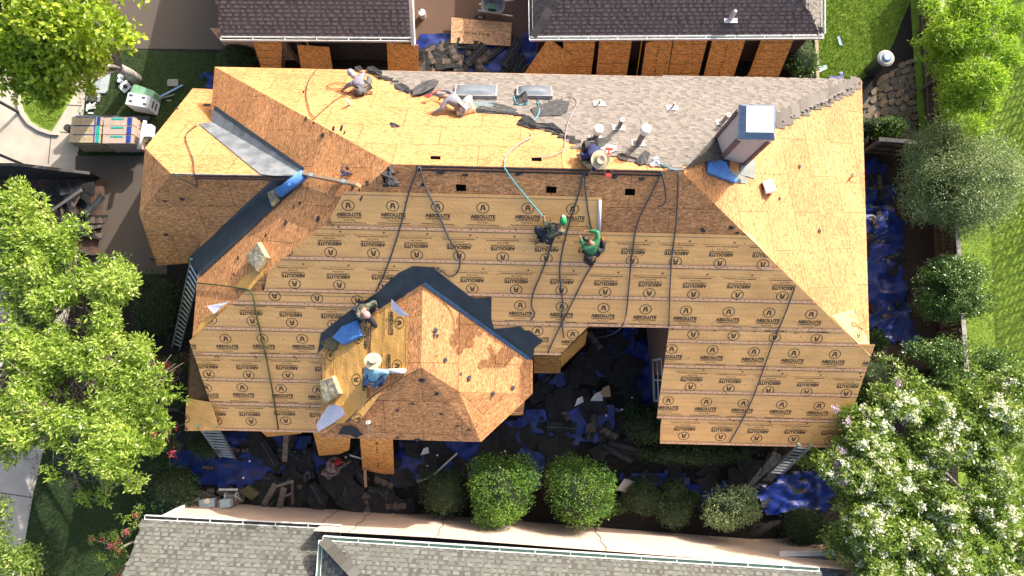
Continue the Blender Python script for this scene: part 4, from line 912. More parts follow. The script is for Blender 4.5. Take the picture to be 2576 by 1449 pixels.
# torn pieces still lying on the north slope
def scrap(pl,pts,hs,mat,label,name='torn_felt',cat='torn shingle',group=None):
    q=[pl.hit(x,y,h) for (x,y),h in zip(pts,hs)]; mb=MB(); c=sum(q,Vector())/len(q)
    for i in range(len(q)):
        a,b=q[i],q[(i+1)%len(q)]; m_=(a+b)/2+Vector((0,0,.03*noise.noise(a*9))); e=c.lerp(m_,.55)+Vector((0,0,.05*noise.noise(a*6)))
        for tri in ((c,c.lerp(a,.55),e),(c,e,c.lerp(b,.55)),(c.lerp(a,.55),a,m_),(c.lerp(a,.55),m_,e),(e,m_,b),(e,b,c.lerp(b,.55))):
            mb.poly(tri,t=.3+.4*random.random())
        for p_,q_ in ((a,m_),(m_,b)): mb.poly([p_,q_,q_-Vector((0,0,.02)),p_-Vector((0,0,.02))],t=.2)
    return tag(mb.build(name,mat),label,cat,group)
DG=mk('felt_grey',(.05,.052,.058),(.025,.026,.03),7,.75,.25,tint=[(0,(.5,.5,.5)),(1,(1.5,1.5,1.5))])
scrap(PN,[(1040,222),(1062,206),(1092,198),(1104,203),(1098,216),(1060,236),(1038,240)],[.25,.3,.35,.3,.25,.15,.1],DG,'stack of lifted grey shingles under the red bar')
for i in range(4): 
    a=PN.hit(1046+6*i,226-2*i,.3+.02*i); b=PN.hit(1092+3*i,204+3*i,.37)
scrap(PN,[(1300,244),(1316,232),(1322,228),(1326,236),(1328,255),(1316,264),(1290,262),(1296,256)],[.1,.35,.45,.3,.2,.05,.05,.05],DG,'curled black felt in front of the right skylight')
scrap(PN,[(1302,305),(1312,296),(1330,290),(1345,303),(1350,318),(1345,326),(1320,318),(1300,312)],[.1,.25,.35,.3,.2,.05,.05,.05],DG,'rolled grey felt lump on the torn shingle edge')
scrap(PN,[(1345,308),(1370,310),(1390,308),(1412,325),(1422,338),(1405,334),(1380,322),(1350,318)],[.05,.15,.25,.2,.1,.05,.05,.05],DG,'pointed strip of felt curling over the torn edge')
scrap(PN,[(980,312),(982,307),(992,308),(1000,314),(1008,316),(1004,320),(985,320)],[.02,.1,.08,.1,.05,.02,.02],DG,'small folded felt scrap alone on the bright plywood')
scrap(PN,[(1335,272),(1400,250),(1433,255),(1428,278),(1410,290),(1345,292)],[.1,.12,.1,.1,.08,.05],DG,'flat bundle of dark shingles below the cable coil')
scrap(PN,[(1195,262),(1240,258),(1262,262),(1300,275),(1305,287),(1260,286),(1200,283)],[.03,.05,.04,.05,.04,.03,.03],DG,'long grey felt piece behind the striped shirt worker')
scrap(PN,[(1466,370),(1478,345),(1500,348),(1530,345),(1540,350),(1515,368),(1495,378),(1468,380)],[.1,.35,.3,.35,.3,.2,.1,.05],DG,'crumpled black felt behind the navy shirt worker')
scrap(PN,[(1510,372),(1530,362),(1552,365),(1552,378),(1535,385),(1512,385)],[.2,.2,.15,.1,.05,.05],mk('felt_pale',(.3,.31,.32),(.2,.2,.21),5,.6),'pale grey torn flashing beside the navy shirt worker')
scrap(PN,[(1540,352),(1554,345),(1600,370),(1592,380),(1578,374)],[.03,.06,.05,.05,.04],SHT,'long loose shingle strip between two vent pipes')
scrap(PN,[(1552,388),(1566,384),(1600,396),(1608,404),(1580,405),(1558,400)],[.05,.2,.15,.05,.03,.05],SHT,'bent shingle strip near the red pry tool')
scrap(PN,[(1598,408),(1608,392),(1622,378),(1636,385),(1628,408),(1612,415)],[.05,.2,.3,.25,.1,.05],DG,'upright torn shingle leaning near the ridge')
scrap(PN,[(1632,408),(1640,397),(1655,392),(1660,400),(1660,415),(1638,418)],[.1,.3,.35,.3,.1,.05],WHT,'white frayed rag at the ridge','frayed_rag','rag')
scrap(PN,[(925,168),(938,165),(962,180),(960,192),(940,188),(920,178)],[.2,.3,.3,.2,.05,.1],BLK,'curled black felt behind the hooded worker')
scrap(PN,[(892,168),(905,164),(912,172),(905,178),(893,176)],[.1,.2,.2,.1,.05],DG,'small grey flashing scrap at the eave by the hooded worker')
scrap(PN,[(992,212),(1010,208),(1030,220),(1030,232),(1015,228),(995,222)],[.05,.15,.2,.1,.05,.05],DG,'curled pair of dark shingles on the torn edge near the eave')
def bits(pl,lst,seed,label,group):
    rn=random.Random(seed)
    for x,y in lst:
        c=pl.hit(x,y); mb=MB(); n=7; s_=rn.uniform(.05,.11); u,v=pl.uv(c); q=[pl.at(u+s_*rn.uniform(.5,1.4)*math.cos(6.283*i/n),v+s_*rn.uniform(.3,1)*math.sin(6.283*i/n),.028) for i in range(n)]
        mb.prism(q,.008,d=pl.n,t=.2); tag(mb.build('felt_scrap',BLK),label,'felt scrap',group)
bits(PM,[(765,232),(770,300),(790,310),(860,323),(868,335),(840,325),(812,342),(640,430),(650,500),(670,592),(740,520),(755,512),(800,552),(905,480),(890,470),(910,500),(925,460),(720,560),(590,690),(600,650),(560,640)],1,'small black felt scrap on the western roof face','black felt scraps on the western face')
bits(PS,[(1108,432),(1305,436),(1065,465),(1530,432),(1545,444),(1615,450),(1765,575),(1770,580),(1840,572),(1855,585),(1478,440),(1170,440)],2,'small black felt scrap on the bare plywood below the ridge','black felt scraps below the ridge')
bits(PGE,[(1092,843),(1100,845),(1095,832),(1120,905),(1180,950),(1160,940),(1290,975),(1310,860),(1240,990)],3,'small black felt scrap on the south gable east face','black felt scraps on the gable east face')
bits(PGS,[(1040,1015),(1062,955),(1100,990),(1180,1080),(1150,1070),(1050,1105),(1000,1030),(940,1000),(1000,1100),(1110,1040)],4,'small black felt scrap on the south gable front face','black felt scraps on the gable front face')
bits(PLN,[(425,255),(445,275),(520,265)],5,'small black felt scrap on the left gable north face','black felt scraps on the left gable'); bits(PLS,[(385,650),(420,590),(460,500),(415,505)],6,'small black felt scrap on the left gable south face','black felt scraps on the left gable south')
bits(PE,[(2143,440),(1960,500),(2060,580),(2010,420)],7,'small black felt scrap on the bright east face','black felt scraps on the east face')
pcs('felt_patch',PGS,[(852,1092),(862,1072),(884,1066),(900,1075),(902,1086),(880,1095)],BLK,.02) if False else scrap(PGS,[(850,1092),(862,1073),(884,1070),(900,1078),(905,1088),(915,1092),(895,1103),(880,1094)],[.03,.05,.06,.05,.04,.03,.0,.02],BLK,'large torn black felt at the front eave corner of the gable')
# ------------------------------------------------------------ ropes and cables
def rope(pts,mat,label,r=.022,cat='rope'):
    q=[]
    for it in pts: q.append(it if isinstance(it,Vector) else it[0].hit(it[1],it[2],(it[3] if len(it)>3 else .03)+r+.03))
    # smooth
    out=[]; n=len(q)
    for i in range(n-1):
        p0,p1,p2,p3=q[max(0,i-1)],q[i],q[i+1],q[min(n-1,i+2)]
        for k in range(5):
            t=k/5; out.append(.5*((2*p1)+(p2-p0)*t+(2*p0-5*p1+4*p2-p3)*t*t+(3*p1-p0-3*p2+p3)*t**3))
    out.append(q[-1]); mb=MB(); mb.tube(out,r,6); return tag(mb.build('rope' if cat=='rope' else 'cable',mat,smooth=True),label,cat)
S_=lambda l:[(PS,x,y) for x,y in l]; N_=lambda l:[(PN,x,y) for x,y in l]
rope(S_([(1054,418),(1030,480),(1010,560),(985,640),(962,700),(945,735)]),ROPE,'blue grey rope running from the ridge to the pink cap worker')
rope(S_([(1056,418),(1070,470),(1100,530),(1130,600),(1153,640),(1157,665),(1148,688),(1130,695),(1112,682),(1088,672)]),ROPE,'dark rope ending in a hook above the gable valley')
rope([(PN,1337,333),(PN,1335,345),(PN,1312,358),(PN,1288,376),(PN,1272,395),(PN,1269,412)],ROPP,'pinkish cable curving from the felt lump to the ridge',.018)
rope([(PN,1352,255),(PN,1357,275),(PN,1352,292),(PN,1340,305)],ROPT,'short teal hose below the right skylight',.018,'hose')
rope([(PN,1269,414),(PS,1270,424),(PS,1295,460),(PS,1330,503,.05),(PS,1352,528,.2),(PS,1368,548,.45)],ROPT,'teal rope stretched from the ridge to the green cap worker',.02)
rope(S_([(1467,432),(1455,490),(1430,570),(1413,640),(1408,690),(1415,760),(1413,800),(1418,850)]),ROPE,'long dark rope between the two crouching workers')
rope(S_([(1470,432),(1472,470),(1477,510),(1484,560),(1492,585)]),ROPE,'rope held by the green shirt worker')
rope(S_([(1497,655),(1470,700),(1440,760),(1415,810),(1395,850),(1378,888)]),ROPE,'rope trailing from the green shirt worker to the eave')
rope(S_([(1390,608),(1365,680),(1342,735),(1337,770),(1345,790),(1335,805)]),ROPE,'rope trailing below the green cap worker')
rope(S_([(1664,430),(1645,475),(1612,540),(1599,580),(1590,640),(1582,720),(1575,790),(1563,822)])+[P(1540,840,3.5),P(1500,850,1.5)],ROPE,'rope crossing the sheets and dropping into the courtyard',.022)
rope(S_([(1664,430),(1672,470),(1675,500),(1668,516),(1656,520)]),ROPE,'short hooked rope end on the bare plywood')
rope(S_([(1706,430),(1704,500),(1700,570),(1690,650),(1685,740),(1683,822)]),ROPE,'rope running straight down to the courtyard corner')
rope(S_([(2000,722),(1975,790),(1945,860),(1920,930),(1890,1010),(1860,1070),(1835,1114)]),ROPE,'rope slanting across the right wing')
rope([(PM,497,712),(PM,540,716),(PM,600,724),(PS,632,735),(PS,645,790),(PS,658,850),(PS,672,910),(PS,690,1010),(PS,700,1080)],ROPG,'green rope on the lower left sheets',.024)
rope(N_([(795,176),(778,200),(770,235),(778,275),(790,298)]),ROPB,'brown rope bowed across the bright plywood',.016)
rope(N_([(790,298),(830,262),(862,240),(900,224)]),ROPB,'brown rope leading to the hooded worker',.014)
rope(N_([(870,222),(840,224),(822,216),(845,208),(880,212)]),ROPB,'loop of brown rope beside the hooded worker',.014)
rope([(PLN,496,314),(PLN,470,335),(PLN,468,355),(PLN,485,400),(PLN,488,432),(PLS,497,470),(PLS,480,462),(PLS,455,446),(PLS,436,436)],BLK,'thin black cable over the left gable ridge',.016,'cable')
rope(N_([(1413,248),(1430,242),(1448,250),(1450,265),(1432,300),(1422,340),(1420,372),(1405,385),(1380,393),(1352,396)]),ROPP,'grey cable curling past the torn edge',.014,'cable')
rope(N_([(1356,258),(1352,245),(1360,236),(1376,236),(1384,248),(1378,260),(1362,264),(1354,255)]),ROPE,'coiled air hose on the right skylight',.02,'hose')
rope(N_([(1305,232),(1294,245),(1302,262),(1318,262),(1330,258)]),ROPT,'teal hose looped around the right skylight',.016,'hose')
rope(N_([(1657,410),(1675,418),(1690,426),(1706,428)]),ROPT,'short teal rope tied at the ridge end',.02)
rope([(PGS,870+0,1062,.1),(PGS,905,1035,.1),(PGS,945,990),(PGE,1060,925,.05)],ROPB,'brown rope along the gable hip',.02)
rope([(PGS,925,1066),(PGS,926,1085),(PGS,924,1106)],GREY,'grey cable from the small pipe to the front eave',.014,'cable')
for i,(x,y,l) in enumerate(((985,420,'black tool bag and harness heap at the hip peak'),(868,430,'small heap of dark cord on the western face'))):
    mb=MB(); pl=PS if i==0 else PM; c=pl.hit(x,y+25 if i==0 else y,.12); rn=random.Random(i)
    for k in range(7 if i==0 else 4): a=rn.uniform(0,6.28); p=c+Vector((.22*math.cos(a),.25*math.sin(a),0))*(1 if i==0 else .45); mb.tube([c+Vector((rn.uniform(-.1,.1),rn.uniform(-.2,.2),.1)),p+Vector((0,0,.12*rn.random())),p+Vector((rn.uniform(-.2,.2),rn.uniform(-.2,.2),-.05))],[.07,.09,.04] if i==0 else [.04,.05,.03],6)
    tag(mb.build('harness_heap',BLK if i==0 else mk('navy_cord',(.05,.045,.09),(.03,.03,.06),8,.8)),l,'tool bag' if i==0 else 'cord')
# ------------------------------------------------------------ ladders
def ladder(ta,tb,fa_,fb_,label,mat=ALU,rung=.3):
    ta,tb,fa_,fb_=[Vector(v) for v in (ta,tb,fa_,fb_)]; t=thing('ladder',label,'ladder',fa_)
    n=((ta-fa_).cross(fb_-fa_)).normalized()
    for a,b in ((ta,fa_),(tb,fb_)):
        mb=MB(); mb.beam(a,b,.03,.09,up=n); mb.build('rail',mat,t)
    L=(ta-fa_).length; k=int(L/rung)
    for i in range(1,k): f=i/k; mb=MB(); mb.beam(fa_.lerp(ta,f),fb_.lerp(tb,f),.06,.04); mb.build('rung',mat,t)
    for p in (fa_,fb_): mb=MB(); mb.box(p,(.1,.08,.06)); mb.build('foot_pad',BLK,t)
    for p in (ta,tb): mb=MB(); mb.box(p,(.1,.07,.07)); mb.build('end_cap',GUTG,t)
    return t
ladder(P(481,652,4.7),P(503,692,4.7),P(418,872,.05)+Vector((.25,0,0)),P(446,880,.05)+Vector((.1,0,0)),'aluminium extension ladder leaned at the end of the dark west valley')
ladder(P(499,1071,3.4),P(547,1072,3.4),P(556,1152,.1),P(594,1157,.1),'aluminium ladder leaned at the lower left eave over the tarp')
ladder(P(2010,1118,3.4),P(2042,1121,3.4),P(1930,1193,.1),P(1962,1197,.1),'aluminium ladder leaned at the right wing eave')
# ------------------------------------------------------------ roof cushions, boards and tools
def cushion(pl,pts,h,label,mat=FOAM,top=FOAMD,name='foam_cushion'):
    q=[pl.hit(x,y,.03) for x,y in pts]; n=pl.n; c=sum(q,Vector())/len(q); N2=Vector()
    for i in range(len(q)): N2+=(q[i]-c).cross(q[(i+1)%len(q)]-c)
    if N2.dot(n)<0: q=q[::-1]
    mb=MB(); k=len(q); lv=[(0,1.0),(h*.35,1.03),(h*.8,1.0),(h,.9)]
    rings=[[c+(p-c)*s_+n*(z_+.012*noise.noise(p*7+Vector((0,0,s_*9)))) for p in [q[i].lerp(q[(i+1)%k],j/4) for i in range(k) for j in range(4)]] for z_,s_ in lv]
    m=len(rings[0])
    for a,b in zip(rings,rings[1:]):
        for i in range(m): mb.poly([a[i],a[(i+1)%m],b[(i+1)%m],b[i]],0)
    cc_=c+n*(h*1.02)
    for i in range(m): a,b=rings[-1][i],rings[-1][(i+1)%m]; e,f=a.lerp(cc_,.5)+n*.02*noise.noise(a*5),b.lerp(cc_,.5)+n*.02*noise.noise(b*5); mb.poly([a,b,f,e],1); mb.poly([e,f,cc_],1)
    o=mb.build(name,[mat,top],smooth=False); bm=bmesh.new(); bm.from_mesh(o.data); bmesh.ops.remove_doubles(bm,verts=bm.verts,dist=.001); bm.to_mesh(o.data); bm.free(); return tag(o,label,'cushion')
cushion(PN,[(900,225),(935,222),(938,236),(905,240)],.14,'yellow foam cushion under the hooded worker',FOAM,FOAM)
cushion(PN,[(1145,275),(1188,262),(1197,283),(1150,293)],.16,'thick yellow foam cushion under the striped shirt worker',FOAM,FOAM)
cushion(PN,[(1450,395),(1478,392),(1500,425),(1478,424)],.12,'yellow foam cushion under the navy shirt worker at the ridge',FOAM,FOAMD)
cushion(PM,[(634,640),(660,612),(681,650),(655,684),(629,655)],.18,'weathered foam cushion on the western face above the sheets')
cushion(PGW,[(810,958),(845,946),(863,990),(822,1018)],.18,'weathered foam cushion on the gold sheets below the straw hat worker')
cushion(PM,[(676,470),(690,452),(712,458),(700,475),(705,505),(690,520),(682,500)],.14,'bent foam cushion beside the blue roll in the valley',FOAM,FOAMD)
cushion(PGW,[(806,864),(825,815),(855,835),(850,878),(835,885)],.08,'olive cushion under the blue pad',mk('olive_pad',(.13,.12,.06),(.08,.075,.04),5,.9),MATS['olive_pad'])
cushion(PGW,[(842,850),(865,822),(902,806),(916,845),(868,868)],.16,'bright blue foam pad behind the pink cap worker',BLUE,BLUE)
cushion(PE,[(1778,405),(1790,397),(1822,410),(1828,425),(1852,455),(1845,461),(1778,436)],.1,'bright blue foam pad draped beside the chimney',BLUE,BLUE)
mb=MB(); a=PM.hit(703,485,.2); b=PM.hit(764,440,.24); mb.tube([a,b],.16,16); mb.tube([PM.hit(697,478,.22),PM.hit(735,462,.3)],.09,12); tag(mb.build('rolled_pad',BLUE,smooth=True),'rolled bright blue pad at the valley top','rolled pad')
t=thing('timber','squared timber with light blue tape lying on the western face','timber',PM.hit(764,440,.1)); mb=MB(); a=PM.hit(766,438,.22); b=PM.hit(902,465,.25); mb.beam(a,b,.09,.22); mb.build('beam',WOOD,t); mb=MB()
for f in (.17,.77): c=a.lerp(b,f); d=(b-a).normalized(); mb=MB(); mb.beam(c-d*.06,c+d*.06,.10,.235); mb.build('tape',mk('tape',(.35,.6,.8),(.25,.5,.7),20,.6),t)
mb=MB(); a,b=PS.hit(1509,503,.06),PS.hit(1507,586,.06); mb.tube([a,b],.05,12); tag(mb.build('underlayment_roll',SHEETW,smooth=True),'pale roll of underlayment at the end of the top strip','roll')
t=thing('underlayment_roll','white cored roll of underlayment pushed by the straw hat worker','roll',PGW.hit(978,937,.1)); mb=MB(); a,b=PGW.hit(972,933,.15),PGW.hit(1020,934,.12); mb.tube([a,b],.075,16); mb.build('roll',WHT,t,smooth=True); mb=MB(); d=(b-a).normalized(); mb.tube([b,b+d*.02],.03,10); mb.build('core',mk('pink_core',(.8,.35,.3),(.7,.3,.25),5,.7),t)
def pry(pl,p,label,h=.15,lean=(0,0)):
    t=thing('pry_shovel',label,'roofing tool',pl.hit(*p[0],h)); mb=MB(); a,b=pl.hit(*p[0],h),pl.hit(*p[1],h+.1); mb.tube([a,b],.022,8); mb.build('handle',RED,t); mb=MB(); d=(b-a).normalized(); s_=d.cross(pl.n); mb.prism([a-s_*.1,a+s_*.1,a+s_*.12-d*.16,a-s_*.12-d*.16],.012,d=pl.n,bottom=True); mb.build('blade',RED,t); return t
pry(PN,((1080,240),(1105,225)),'red pry shovel held by the striped shirt worker',.3); pry(PN,((1532,378),(1530,408)),'red pry shovel in front of the navy shirt worker',.3)
mb=MB(); c=PS.hit(1530,435,.15); mb.tube([c+Vector((.12*math.cos(i*.6),.1*math.sin(i*.6),0)) for i in range(11)],.022,6); mb.box(c-Vector((0,.07,0)),(.14,.09,.06),m=1); tag(mb.build('nail_box',[BLK,RED]),'small red and black hand grip below the ridge near the straw hat','tool')
t=thing('carton','white carton lying on the bright east roof face','box',PE.hit(1932,475)); mb=MB(); c=PE.hit(1933,470,.14); mb.box(c,(.32,.38,.22),rot=.3); mb.build('body',WHT,t); mb=MB(); mb.box(c-Vector((.165,.0,.02)),(.02,.2,.14),rot=.3); mb.box(c+Vector((.06,-.22,-.08)),(.1,.04,.05),m=1); mb.build('label_panel',[mk('maroon',(.12,.02,.03),(.08,.015,.02),4,.6),RED],t)
mb=MB(); a=PE.hit(2138,448); mb.tube([a,a+Vector((.0,0,.25))],.03,8); mb.tube([a+Vector((0,0,.1)),a+Vector((.3,.1,.1))],.02,6); tag(mb.build('pipe_stub',WOOD),'small stub pipe on the east roof face','pipe')
for x,y in ((1900,600),): pass
# ------------------------------------------------------------ ground objects, upper left
def rbox(c,sx,sy,h,rot,rr=.12,n=4):
    pts=[]
    for qx,qy,a0 in ((1,1,0),(-1,1,math.pi/2),(-1,-1,math.pi),(1,-1,1.5*math.pi)):
        for k in range(n+1): a=a0+math.pi/2*k/n; pts.append(Vector((qx*(sx/2-rr)+rr*math.cos(a),qy*(sy/2-rr)+rr*math.sin(a),0)))
    M=Matrix.Rotation(rot,3,'Z'); return [Vector(c)+M@p for p in pts]
def lid(x,y,sx,sy,rot,mat,label,cat='utility lid',slots=True,h=.06,rr=.15):
    c=P(x,y,.0); t=thing('utility_box',label,cat,c); mb=MB(); mb.prism(rbox(c,sx,sy,h,rot,rr),h); mb.build('lid',mat,t)
    if slots:
        mb=MB(); M=Matrix.Rotation(rot,3,'Z')
        for dy,w_,l_ in ((.3*sy,.03,.14),(-.3*sy,.03,.14),(0,.1,.3)): mb.box(c+M@Vector((0,dy,h+.002)),(w_,l_,.006),rot)
        mb.build('slot',GREY,t)
    return t
lid(255,197,.72,1.3,-.09,mk('pale_lid',(.36,.42,.43),(.28,.33,.34),5,.8),'large pale rounded utility lid on the shaded grass'); lid(436,209,.44,.3,0,mk('stone_lid',(.3,.3,.26),(.2,.2,.18),8,.9),'small pale lid near the leaning rods',slots=False,rr=.05)
t=lid(236,246,.55,.36,-.1,GREY,'dark meter box with a round white dial in the grass',slots=False,rr=.05); mb=MB(); mb.box(P(233,246,.08),(.4,.28,.03),-.1); mb.build('grille',BLK,t); mb=MB(); mb.cyl(P(247,243,.08),.04,.02,10); mb.build('dial',WHT,t)
PG=mk('pale_green',(.22,.42,.27),(.17,.34,.21),4,.6)
t=thing('utility_pedestal','pale green utility box with ribbed side beside the white carton','utility box',P(368,245)); c=P(375,252); mb=MB(); mb.prism(rbox(c,.95,.62,.5,-.35,.1),.6); mb.build('cabinet',PG,t); mb=MB()
for i in range(6): mb.box(c+Matrix.Rotation(-.35,3,'Z')@Vector((-.32+i*.13,0,.61)),(.03,.55,.02),-.35)
mb.build('rib',PG,t)
t=thing('carton','large white printed carton on the grass','box',P(370,270)); c=P(374,272); mb=MB(); mb.box(c+Vector((0,0,.45)),(.92,.5,.8),-.18); mb.build('body',mk('white_card',(.62,.66,.72),(.52,.56,.62),3,.8),t); mb=MB(); M=Matrix.Rotation(-.18,3,'Z')
for dx,dy in ((-.32,.14),(.2,.13),(-.28,-.1),(.3,-.12)): mb.box(c+M@Vector((dx,dy,.853)),(.14,.08,.006),-.18); 
for dz in (.3,.55): mb.box(c+M@Vector((.462,0,dz)),(.006,.3,.1),-.18)
mb.build('print',INKB,t)
t=thing('foam_tray','white square foam plate with a black pipe collar','flashing',P(316,219)); mb=MB(); mb.prism(rbox(P(316,219),.42,.4,.05,.75,.02),.05); mb.build('plate',WHT,t); mb=MB(); mb.cyl(P(316,218,.05),.085,.06,16); mb.build('collar',BLK,t)
for x,y,l in ((306,195,'upper of two small white cans on the grass'),(305,206,'lower of two small white cans on the grass')):
    t=thing('paint_can',l,'can',P(x,y)); mb=MB(); mb.cyl(P(x,y),.085,.16,16); mb.build('body',WHT,t); mb=MB(); mb.cyl(P(x,y,.16),.07,.006,14); mb.build('lid',GALV,t)
rn=random.Random(3)
for i,(x,y,a,L) in enumerate(((219,271,1.5,.3),(224,267,1.4,.28),(232,266,.3,.2),(236,262,.6,.2),(233,272,.2,.2),(228,285,0,.2))):
    mb=MB(); mb.tube([P(x,y,.05)-Vector((math.cos(a),math.sin(a),0))*L/2,P(x,y,.05)+Vector((math.cos(a),math.sin(a),0))*L/2],.035,8); tag(mb.build('sealant_tube',WHT),'white sealant tube lying below the dark meter box','tube','white sealant tubes in the grass')
mb=MB(); mb.beam(P(192,296,.06),P(375,298,.06),.16,.1); mb.beam(P(192,295,.12),P(375,297,.12),.03,.03); tag(mb.build('gutter_length',mk('charcoal_metal',(.12,.14,.16),(.08,.09,.1),5,.5)),'charcoal gutter length lying across the grass','gutter')
mb=MB(); mb.beam(P(388,252,.15),P(460,214,.1),.08,.05); tag(mb.build('metal_rod',GALV),'galvanised strip pointing up right of the green box','metal strip'); mb=MB(); mb.beam(P(390,252,.2),P(440,238,.1),.05,.04); tag(mb.build('metal_rod',OLDW),'brown batten right of the green box','batten')
# pallets of shingle bundles
CARD=mk('bundle_paper',(.46,.37,.24),(.38,.30,.19),6,.75); CARD2=mk('bundle_paper_pink',(.48,.37,.31),(.4,.31,.26),6,.75); TEAL=mk('teal_print',(.01,.38,.34),(.01,.3,.27),6,.6); NVY=mk('navy_print',(.01,.05,.32),(.01,.04,.25),6,.6)
def pallet(x,y,label,mat,style):
    c=P(x,y); t=thing('shingle_pallet',label,'pallet of shingles',c,'shingle pallets on the driveway'); mb=MB()
    for i in range(5): mb.box(c+Vector((0,-.5+i*.25,.12)),(1.3,.1,.03)); 
    for dx in (-.6,0,.6): mb.box(c+Vector((dx,0,.05)),(.09,1.1,.1))
    mb.build('wooden_pallet',OLDW,t); rn=random.Random(x)
    for lay in range(10):
        mb=MB()
        for k in range(3): mb.box(c+Vector((rn.uniform(-.03,.03),-.36+k*.36+rn.uniform(-.01,.01),.19+lay*.105)),(1.2,.335,.098),rn.uniform(-.015,.015))
        mb.build('bundle_layer',mat,t)
    z=.19+9.5*.105+.006; mb=MB()
    for k in range(3):
        yy=-.36+k*.36
        if style: mb.box(c+Vector((-.05,yy+.1,z)),(.5,.07,.006),m=0); mb.box(c+Vector((.42,yy,z)),(.18,.3,.006),m=1)
        else:
            mb.box(c+Vector((.5,yy,z)),(.13,.33,.006),m=0 if k<2 else 1); mb.box(c+Vector((.37,yy,z)),(.04,.33,.006),m=1); mb.box(c+Vector((-.05,yy+.16,z)),(.8,.02,.006),m=1)
            for j in range(4): mb.box(c+Vector((-.4+j*.2,yy-.02,z)),(.02,.03,.006),m=2)
    mb.build('wrapper_print',[TEAL,NVY,INK],t); return t
pallet(258,352,'left pallet of tan shingle bundles with teal and navy ends',CARD,False); pallet(338,353,'right pallet of pinkish shingle bundles with a plastic tube on top',CARD2,True)
mb=MB(); mb.tube([P(365,304,1.4),P(349,376,1.35)],.07,12); tag(mb.build('plastic_tube',WHT,smooth=True),'white plastic tube lying across the right pallet','tube')
mb=MB(); mb.box(P(373,331,1.15),(.38,.5,.3)); tag(mb.build('white_box',WHT),'white box at the edge of the right pallet','box')
for x in (190,203): 
    mb=MB(); n=14; c=P(x,333); 
    mb.tube([c,c+Vector((0,0,.55))],.15,16,caps=False); mb.tube([c+Vector((0,0,.55)),c+Vector((0,0,.03))],.14,16); tag(mb.build('black_bin',BLK),'%s black cylinder beside the left pallet'%('left' if x==190 else 'right'),'bin')
# dumpster
STL=mk('rusty_black_steel',(.06,.055,.055),(.03,.028,.03),5,.7,.3); RST=mk('rust',(.14,.07,.045),(.06,.04,.035),6,.85,.3)
dp=thing('dumpster','long black steel dumpster full of torn shingles, rear gate swung open','dumpster',P(120,520))
A_=P(-60,430,2.0); Bq=P(243,455,2.0); Cq=P(236,590,1.3)
x0,x1=P(-60,0,1.2).x-6,P(246,520,.2).x; yt,yb=P(100,440,.8).y,P(100,640,.3).y
mb=MB(); mb.box(((x0+x1)/2,(yt+yb)/2,.12),(x1-x0,yt-yb,.12)); mb.build('floor',RST,dp)
mb=MB(); mb.poly([(x0,yt,.1),(x1,yt,.1),(x1-.0,yt,.9),(x1-2.0,yt,2.0),(x0,yt,2.0)]); mb.poly([(x0,yt+.06,2.0),(x1-2.0,yt+.06,2.0),(x1,yt+.06,.9),(x1,yt+.06,.1),(x0,yt+.06,.1)]); mb.beam((x0,yt+.03,2.0),(x1-2.0,yt+.03,2.0),.12,.1); mb.beam((x1-2.0,yt+.03,2.0),(x1,yt+.03,.9),.12,.1); mb.build('side_wall',STL,dp)
mb=MB(); mb.box(((x0+x1)/2,yb,.9),(x1-x0,.08,1.7)); mb.build('side_wall',STL,dp)
mb=MB(); mb.beam((x1,yt,.16),(x1,yb,.16),.35,.1); mb.build('rear_sill',RST,dp)
mb=MB(); mb.beam((x1-2.0,yt+.1,1.9),(x1-3.6,yt+.75,2.0),.1,.3); mb.beam((x1-2.0,yt+.1,1.3),(x1-3.0,yt+.55,1.6),.05,.2); mb.build('open_gate',STL,dp)
scatter([(120,470),(235,478),(246,560),(225,598),(150,585),(60,560)],24,[0,1,2,3,4,7],'in the dumpster','shingles thrown into the dumpster',12,z=.25,zr=.5)
mb=MB(); mb.beam(P(130,530,.9),P(205,478,1.2),.12,.03); tag(mb.build('flashing_strip',SHT),'long pale bent strip on top of the dumpster load','strip')
# street lamp
lp=thing('street_lamp','black street lamp beside the kerbed grass island','street lamp',P(48,278)); b=P(48,283); mb=MB(); mb.tube([b,b+Vector((0,0,3.6))],[.07,.05],10); mb.build('pole',BLK,lp); mb=MB(); tpp=b+Vector((0,0,3.6)); mb.tube([tpp,tpp+Vector((0,0,.12)),tpp+Vector((0,0,.5)),tpp+Vector((0,0,.62))],[.08,.2,.24,.03],12); mb.build('lantern',GREY,lp)
# ------------------------------------------------------------ patio things
t=thing('bucket','white plastic bucket with tools near the garage corner','bucket',P(1064,42)); c=P(1064,42); mb=MB(); mb.tube([c,c+Vector((0,0,.37))],[.13,.155],20,caps=False); mb.tube([c+Vector((0,0,.37)),c+Vector((0,0,.02))],[.145,.12],20); mb.build('pail',WHT,t); mb=MB(); mb.beam(c+Vector((0,0,.1)),c+Vector((-.1,.1,.5)),.04,.04); mb.build('hand_tool',BLK,t)
wb=thing('wheelbarrow','grey wheelbarrow holding a green box on the patio','wheelbarrow',P(1240,22)); c=P(1240,18,.45); M=Matrix.Rotation(-.1,3,'Z'); mb=MB()
def tray(s1,s2,z,k=10):
    o_=[]
    for i in range(24): a=2*math.pi*i/24; e=abs(math.cos(a))**.5*(1 if math.cos(a)>0 else -1),abs(math.sin(a))**.5*(1 if math.sin(a)>0 else -1); o_.append(c+M@Vector((e[0]*s1*(1.0 if e[0]>0 else .95),e[1]*s2,z)))
    return o_
r0,r1,r2_=tray(.5,.36,.22),tray(.46,.32,.21),tray(.3,.2,-.02)
for i in range(24): j=(i+1)%24; mb.poly([r0[i],r0[j],r1[j],r1[i]]); mb.poly([r1[i],r1[j],r2_[j],r2_[i]]); mb.poly([r0[j],r0[i],r2_[i]-Vector((0,0,.02)),r2_[j]-Vector((0,0,.02))])
